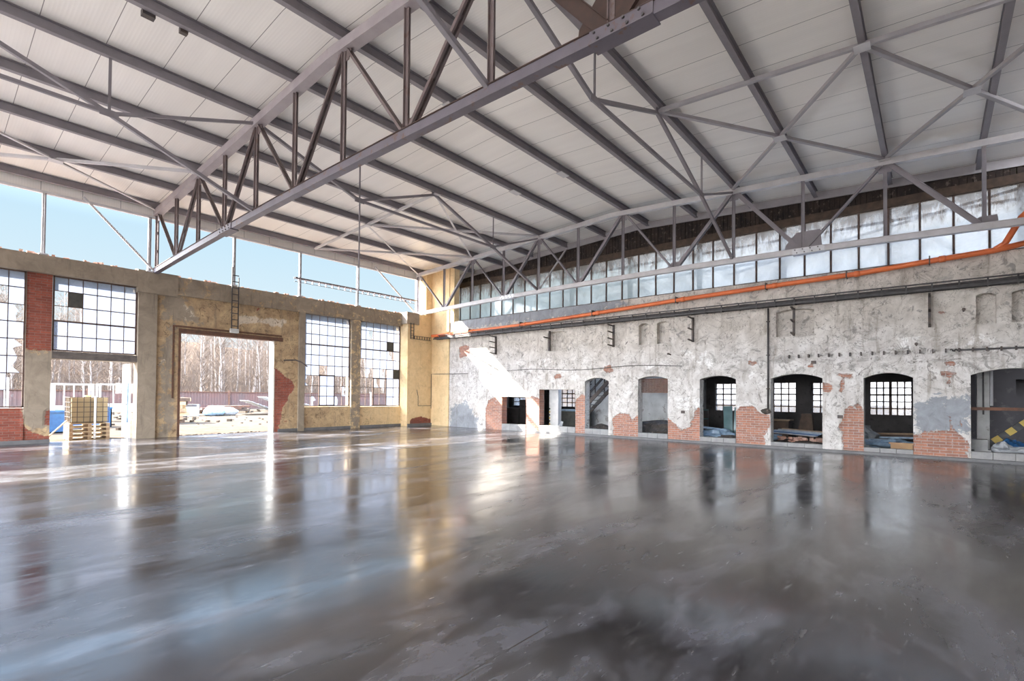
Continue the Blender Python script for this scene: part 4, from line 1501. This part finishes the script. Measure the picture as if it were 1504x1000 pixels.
for i in range(14):
    lay, j = i // 4, i % 4
    L = rr.uniform(2.6, 4.4) - .3 * lay
    x, y = 17.0 + rr.uniform(-.5, .5), 45.5 + .5 * j
    b = MB().box((x - L / 2, y, -.05 + lay * .16), (x + L / 2, y + .40, -.05 + lay * .16 + .159), Matrix.Rotation(rr.uniform(-.07, .07), 3, 'Z'))
    solo(b, 'scrap_board', M[rr.choice(['wood', 'rust', 'wood_dark'])], 'scrap board in the dark heap before the red fence', 'board', 'scrap boards before the fence')
for i, (x, y, w, tl) in enumerate(((21.0, 48, 3.0, .35), (23.4, 49.5, 3.4, .42), (25.6, 47, 2.6, .3))):
    rot = Matrix.Rotation(tl, 3, 'Y')
    b = MB()
    n = 10
    for j in range(n):
        b.box((x - w / 2 + j * w / n, y, .75 + (.03 if j % 2 else 0)), (x - w / 2 + (j + 1) * w / n, y + 2.0, .78 + (.03 if j % 2 else 0)), rot, (x, y + 1, .6))
    mz = min(v.z for v in b.v)
    for v in b.v:
        v.z -= mz + .05
    solo(b, 'corrugated_sheet', M['white_film'], ('left', 'middle', 'right')[i] + ' pale corrugated sheet of three tilted in the yard before the fence', 'sheet')
solo(MB().lump((20.5, 40.5, -.02), (4.0, 1.1, .30), 4, 22, 9, .5), 'gravel_heap', M['ground'], 'long low heap of pale spoil across the yard beyond the gate', 'heap', None, True)
b = MB()
for i in range(260):
    x, y = rr.uniform(6.0, 10.5), 21.75 + abs(rr.gauss(0, .22))
    s = rr.uniform(.02, .07)
    b.box((x, y, -.05), (x + s, y + s, -.05 + s * .9), Matrix.Rotation(rr.uniform(0, 3), 3, 'Z'))
for i in range(500):
    x, y = rr.uniform(4, 34), rr.uniform(27, 52)
    s = rr.uniform(.05, .22)
    b.box((x, y, -.06), (x + s, y + s, -.06 + s * .7), Matrix.Rotation(rr.uniform(0, 3), 3, 'Z'))
o = b.build('rubble', M['ground'])
o['kind'] = 'stuff'
tag(o, 'stones and broken rubble scattered over the yard outside', 'rubble')

# rusty sheet fence
FY = 59.0
r = thing('sheet_fence', 'long rusty red corrugated fence along the far side of the yard', 'fence', (25, FY, -.05))
fm = MB()
x = -14.0
while x < 78:
    fm.box((x, FY, -.05), (x + .14, FY + .02, 1.72))
    fm.box((x + .14, FY + .03, -.05), (x + .28, FY + .05, 1.72))
    x += .28
fm.build('sheet', M['fence'], r)
MB().box((-14, FY - .05, 1.72), (78, FY + .07, 1.80)).build('top_rail', M['rust'], r)
for x in range(-14, 79, 6):
    MB().box((x, FY - .12, -.05), (x + .16, FY, 1.95)).build('post', M['rust'] if x % 4 else M['white_paint'], r)

# hill behind
hm = MB()
nx, ny = 60, 20
for i in range(nx + 1):
    for j in range(ny + 1):
        x = -60 + 200 * i / nx
        t_ = j / ny
        y = 62 + 70 * t_
        z = -.1 + 13.0 * smooth(0.0, 1.0, t_) + .9 * mn.noise(V((x * .09, y * .09, 2))) * min(1, t_ * 5)
        hm.v.append(V((x, y, z)))
for i in range(nx):
    for j in range(ny):
        a = i * (ny + 1) + j
        hm.f.append((a, a + ny + 1, a + ny + 2, a + 1))
o = struct(hm.build('hill', M['hill'], None, True))


def hill_z(x, y):
    if y < 62:
        return -.05
    t_ = (y - 62) / 70
    return -.1 + 13.0 * smooth(0, 1, t_) + .9 * mn.noise(V((x * .09, y * .09, 2))) * min(1, t_ * 5)


def make_tree(seed):
    q = random.Random(seed)
    H = q.uniform(10.5, 13.0)
    ph = q.uniform(0, 6)
    top = lambda t_: V((.5 * sin(ph + t_ * 2.2) * t_, .5 * cos(ph + t_ * 2.0) * t_, H * t_ - .3))
    tr = MB().tube([top(i / 9) for i in range(10)], [.13 * (1 - .85 * i / 9) for i in range(10)], 6)
    o = tr.build('birch_tree', M['bark'])
    br_ = MB()
    for i in range(70):
        t_ = q.uniform(.18, .98)
        a = q.uniform(0, 2 * pi)
        L = q.uniform(.9, 2.3) * (1.15 - t_ * .6)
        p = top(t_)
        d = V((cos(a), sin(a), q.uniform(.6, 1.5))).normalized()
        e = p + d * L
        rad_ = .028 * (1.2 - t_)
        br_.tube([p, p + d * L * .5 + V((0, 0, -.04)), e], [rad_ + .008, rad_ * .7 + .006, .006], 3, False)
        for k_ in range(4):
            s = p + d * L * q.uniform(.3, .95)
            d2 = (d + V((q.uniform(-1, 1), q.uniform(-1, 1), q.uniform(-.3, .8)))).normalized()
            br_.tube([s, s + d2 * q.uniform(.35, .9)], [.010, .005], 3, False)
    br_.build('branches', M['twig'], o)
    return o


protos = [make_tree(s) for s in (11, 22, 33, 44, 55)]
q = random.Random(99)
cnt = 0
for i in range(230):
    y = 61.5 + 34 * (q.random() ** 1.2)
    x = q.uniform(-4, 62) * (y / 62)
    o = protos[i] if i < 5 else copy_tree(protos[i % 5])
    s = q.uniform(.75, 1.08)
    o.location = (x, y, hill_z(x, y))
    o.scale = (s, s, s)
    o.rotation_euler = (q.uniform(-.04, .04), q.uniform(-.04, .04), q.uniform(0, 6.28))
    tag(o, 'bare slender birch in the wood behind the red fence', 'tree', 'bare birches behind the fence')
us = MB()
for i in range(12000):
    y = q.uniform(60.5, 92)
    x = q.uniform(-8, 64) * (y / 62)
    z = hill_z(x, y)
    d = V((q.uniform(-.5, .5), q.uniform(-.3, .3), 1)).normalized()
    L = q.uniform(.8, 3.4) if i % 3 else q.uniform(3, 8.5)
    us.tube([(x, y, z - .1), V((x, y, z)) + d * L], [.016, .005], 3, False)
for i in range(9000):
    y = q.uniform(62, 84)
    x = q.uniform(-8, 64) * (y / 62)
    z = hill_z(x, y) + q.uniform(3, 10.5)
    d = V((q.uniform(-1, 1), q.uniform(-.6, .6), q.uniform(.2, 1.2))).normalized()
    us.tube([(x, y, z), V((x, y, z)) + d * q.uniform(.6, 1.8)], [.017, .005], 3, False)
o = us.build('undergrowth', M['twig'])
o['kind'] = 'stuff'
tag(o, 'tangle of bare brushwood filling the wood between the birches', 'brushwood')

# ------------------------------------------------------------------ things in the side building
q = random.Random(3)


def heap(name, c, r_, m, label, cat, seed, sm=False, rough=.35):
    return solo(MB().lump((c[0], c[1], c[2]), r_, seed, 16, 9, rough), name, m, label, cat, None, sm)


# opening 1: dark cabinets
for i, (y0, y1, h) in enumerate(((17.9, 16.65, .98), (16.6, 15.35, 1.42))):
    r = thing('cabinet', ('low', 'tall')[i] + ' dark cabinet behind the opening nearest the far corner', 'cabinet', (20.6, (y0 + y1) / 2, 0))
    MB().box((20.4, y1, 0), (20.9, y0, h)).build('body', M['dark_panel'], r)
    for k_ in range(2):
        a = y1 + (y0 - y1) * k_ / 2
        MB().box((20.375, a + .02, .05), (20.40, a + (y0 - y1) / 2 - .02, h - .05)).build('door', M['annex_dark'], r)
# opening 2: white striped post, machine, window bars
r = thing('white_post', 'white square post with a yellow and black striped edge inside the flat-headed opening', 'post', (18.9, 13.35, 0))
MB().box((18.8, 13.05, 0), (19.05, 13.55, 4.9)).build('shaft', M['white_paint'], r)
for k_ in range(6):
    MB().box((18.785, 13.49, .3 + k_ * .14), (18.80, 13.56, .37 + k_ * .14)).build('stripe', M['yellow'] if k_ % 2 == 0 else M['black'], r)
r = thing('workbench', 'dark workbench with a pale top behind the flat-headed opening', 'bench', (20.2, 12.9, 0))
MB().box((19.9, 12.3, .92), (20.6, 13.9, .99)).build('top', M['blue_pale'], r)
MB().box((19.95, 12.35, 0), (20.55, 13.85, .90)).build('body', M['dark_panel'], r)
r = thing('ladder_shelf', 'dark ladder-like shelf against the light behind the flat-headed opening', 'shelf', (20.8, 13.1, 1.0))
for y in (12.6, 13.35):
    MB().box((20.75, y, 0), (20.8, y + .06, 2.6)).build('upright', M['dark_steel'], r)
for k_ in range(5):
    MB().box((20.75, 12.6, .99 + k_ * .3), (20.95, 13.41, 1.03 + k_ * .3)).build('shelf', M['dark_steel'], r)
solo(MB().prism([(18.6, 13.15, 0.0), (18.6, 12.75, 0.0), (18.6, 12.65, .48), (18.6, 12.75, .50)], (.05, 0, 0)), 'white_offcut', M['white_film'], 'small white angled offcut on the floor behind the flat-headed opening', 'offcut')
# opening 3: stair
r = thing('steel_stair', 'dark steel stair with handrails rising behind the arched opening', 'stair', (19.8, 11.3, 0))
s0, s1 = V((19.5, 12.35, .75)), V((19.5, 10.5, 2.55))
for x in (19.3, 20.1):
    o_ = V((x - 19.5, 0, 0))
    MB().bar(s0 + o_, s1 + o_, .05, .16).build('stringer', M['dark_steel'], r)
    for h_ in (.45, .85):
        MB().bar(s0 + o_ + V((0, 0, h_)), s1 + o_ + V((0, 0, h_)), .035, .035).build('handrail', M['dark_steel'], r)
    for k_ in range(3):
        b = s0.lerp(s1, .1 + k_ * .4) + o_
        MB().box((b.x - .02, b.y - .02, b.z), (b.x + .02, b.y + .02, b.z + .87)).build('baluster', M['dark_steel'], r)
for k_ in range(9):
    b = s0.lerp(s1, (k_ + .5) / 9)
    MB().box((19.3, b.y - .11, b.z - .015), (20.1, b.y + .11, b.z + .015)).build('tread', M['block'], r)
for x in (19.3, 20.1):
    MB().box((x - .03, 12.30, 0), (x + .03, 12.38, .8)).build('leg', M['dark_steel'], r)
heap('rubble_heap', (19.3, 11.1, .1), (.5, .7, .28), M['rubble'], 'low rubble heap under the steel stair', 'heap', 21)
# opening 4: mesh panel and black heap
r = thing('mesh_panel', 'dark rusty mesh panel hung in the head of an arched opening', 'mesh', (18.3, 8.1, 1.85))
MB().box((18.24, 7.56, 2.28), (18.28, 8.72, 2.32)).build('rail', M['rust'], r)
m_ = MB()
for k_ in range(24):
    y = 7.57 + k_ * .05
    m_.box((18.25, y, 1.78), (18.26, y + .026, 2.29))
for k_ in range(11):
    m_.box((18.245, 7.57, 1.78 + k_ * .05), (18.255, 8.71, 1.80 + k_ * .05))
m_.build('mesh', M['rust'], r)
heap('rubble_heap', (19.5, 8.5, .2), (.7, 1.3, .42), M['rubble'], 'black spoil heap behind the opening with the mesh panel', 'heap', 31)
# opening 5: leaning sheets, drum, film
for i in range(3):
    y = 5.95 - i * .33
    b = MB().box((19.85, y - .17, 0), (19.88, y + .15, 1.30 - .04 * i), Matrix.Rotation(.10, 3, 'Y') @ Matrix.Rotation(.06 * (i - 1), 3, 'X'), (19.85, y, 0))
    solo(b, 'glass_sheet', M['green_glass'], ('left', 'middle', 'right')[i] + ' greenish glass sheet of three leaning behind the arched opening', 'sheet')
r = thing('drum', 'dark ribbed drum standing behind the opening with leaning sheets', 'drum', (20.4, 7.15, 0))
MB().tube([(20.4, 7.15, 0), (20.4, 7.15, 1.15)], .26, 16).build('body', M['dark_steel'], r, False)
for z in (.05, .4, .75, 1.1):
    MB().tube([(20.4, 7.15, z), (20.4, 7.15, z + .04)], .275, 16).build('hoop', M['green_glass'], r, False)
heap('film_heap', (19.2, 6.2, .18), (.45, .75, .26), M['blue_pale'], 'crumpled pale blue film behind the opening with leaning sheets', 'film', 41, False, .6)
heap('rubble_heap', (18.95, 5.8, .06), (.35, .75, .2), M['rubble'], 'low dark rubble right behind the sill below the leaning sheets', 'heap', 42)
solo(MB().bar((19.5, 7.0, .50), (19.0, 5.7, .42), .18, .06), 'plank', M['blue_pale'], 'pale plank lying on the film heap below the leaning sheets', 'plank')
# opening 6: crate, planks, bricks, boards
r = thing('crate', 'long brown crate behind the opening with two window halves', 'crate', (21.5, 4.6, 0))
MB().box((21.3, 4.2, 0), (21.9, 5.6, .75)).build('body', M['wood_dark'], r)
MB().box((21.25, 4.15, .75), (21.95, 5.65, .80)).build('lid', M['wood'], r)
solo(MB().prism([(21.2, 3.95, 0), (21.2, 3.35, 0), (21.2, 3.42, 1.05), (21.2, 3.75, 1.05)], (.35, 0, 0)), 'dark_case', M['wood_dark'], 'dark tapering case under the right window half', 'case')
for i in range(5):
    a, c = V((19.8 + .12 * i, 4.6 - .1 * i, .40 + .03 * i)), V((19.5 + .15 * i, 3.0 - .05 * i, .34 + .03 * i))
    solo(MB().bar(a, c, .14, .025), 'plank', M[('white_film', 'blue', 'blue_pale', 'white_film', 'wood')[i]], ('nearest white', 'bright blue', 'pale blue', 'rear white', 'bare wood')[i] + ' plank lying on the debris behind the opening with two window halves', 'plank')
for i in range(28):
    x, y = 19.0 + q.uniform(0, .6), 2.75 + q.uniform(0, 1.3)
    z = .12 + q.uniform(0, .12)
    solo(MB().box((x, y, z), (x + .12, y + .25, z + .07), Matrix.Rotation(q.uniform(0, 3), 3, 'Z') @ Matrix.Rotation(q.uniform(-.3, .3), 3, 'X')), 'loose_brick', M['brick_loose'],
         'loose broken brick in the heap behind the opening with two window halves', 'brick', 'loose bricks behind the sixth opening')
heap('rubble_heap', (19.4, 3.5, .04), (.75, 1.1, .16), M['rubble'], 'flat dark rubble under the loose bricks', 'heap', 51)
heap('film_heap', (19.3, 4.45, .22), (.35, .45, .16), M['blue_pale'], 'pale blue film heap left of the loose bricks', 'film', 52, False, .6)
# opening 7: bags, film, card box
heap('film_heap', (20.6, 1.95, .35), (.4, .55, .38), M['white_film'], 'crumpled white and blue film heap behind the opening framing one whole window', 'film', 61, False, .6)
heap('film_heap', (19.6, 1.05, .22), (.35, .65, .14), M['blue_pale'], 'flat pale blue film lying before the whole window', 'film', 62, False, .6)
b = MB()
b.box((18.7, .46, 0), (19.1, .98, .30))
b.box((18.66, .42, .29), (18.72, 1.02, .33))
solo(b, 'card_box', M['card'], 'low brown card box behind the sill of the opening framing one whole window', 'box')
for i in range(3):
    solo(MB().bar((20.9 + i * .25, 2.2, .30 + .05 * i), (20.7 + i * .25, .2, .38 + .05 * i), .16, .05), 'plank', M[('blue_pale', 'wood_dark', 'wood')[i]],
         ('pale blue', 'dark', 'brown')[i] + ' plank on the floor below the whole window', 'plank')
# opening 8: column, rail, striped beam, blocks, film
r = thing('old_column', 'peeling blue-white column behind the opening at the right edge', 'column', (19.6, -1.0, 0))
CY = at(1444, 600, x=19.5).y
MB().box((19.45, CY - .13, 0), (19.75, CY + .13, 4.9)).build('shaft', M['annex_white'], r)
MB().box((19.43, CY - .02, 1.2), (19.45, CY + .02, 3.0)).build('cable', M['cable'], r)
MB().tube([(19.42, CY - .17, 3.0), (19.42, CY - .17, 1.45)], .035, 8).build('pipe', M['zinc'], r)
solo(MB().box((18.05, -2.43, 1.34), (18.12, -.77, 1.42)), 'cross_rail', M['rust'], 'rusty rail fixed across the opening at the right edge', 'rail')
r = thing('striped_beam', 'yellow and black striped beam leaning behind the opening at the right edge', 'beam', (19.4, -1.7, 0))
for k_ in range(10):
    a = V((19.5, -1.15, .32)).lerp(V((19.5, -2.55, 1.55)), k_ / 10)
    c = V((19.5, -1.15, .32)).lerp(V((19.5, -2.55, 1.55)), (k_ + 1) / 10)
    MB().bar(a, c, .06, .17).build('stripe', M['yellow'] if k_ % 2 else M['black'], r)
for i, (y, z, l_) in enumerate(((-.98, 0, 'lower'), (-.92, .27, 'upper'))):
    solo(MB().box((18.45, y - .2, z), (18.85, y + .13, z + .27)), 'loose_block', M['block'], l_ + ' of two loose concrete blocks stacked left in the opening at the right edge', 'block')
for i, (y, x, z, r_, m, l_) in enumerate(((-1.40, 18.55, .33, (.2, .2, .16), 'white_film', 'small white'), (-1.60, 19.0, .36, (.24, .26, .20), 'blue', 'left blue'), (-2.10, 18.9, .36, (.26, .22, .2), 'blue', 'right blue'),
                                          (-1.9, 18.45, .29, (.18, .5, .10), 'white_film', 'front white'))):
    heap('film_bundle', (x, y, z), r_, M[m], l_ + ' bundle of crumpled film on the sill at the right edge', 'bundle', 71 + i, False, .5)
heap('rubble_heap', (18.92, -1.85, .0), (.45, .55, .3), M['rubble'], 'rubble heap carrying the blue film at the right edge', 'heap', 77)
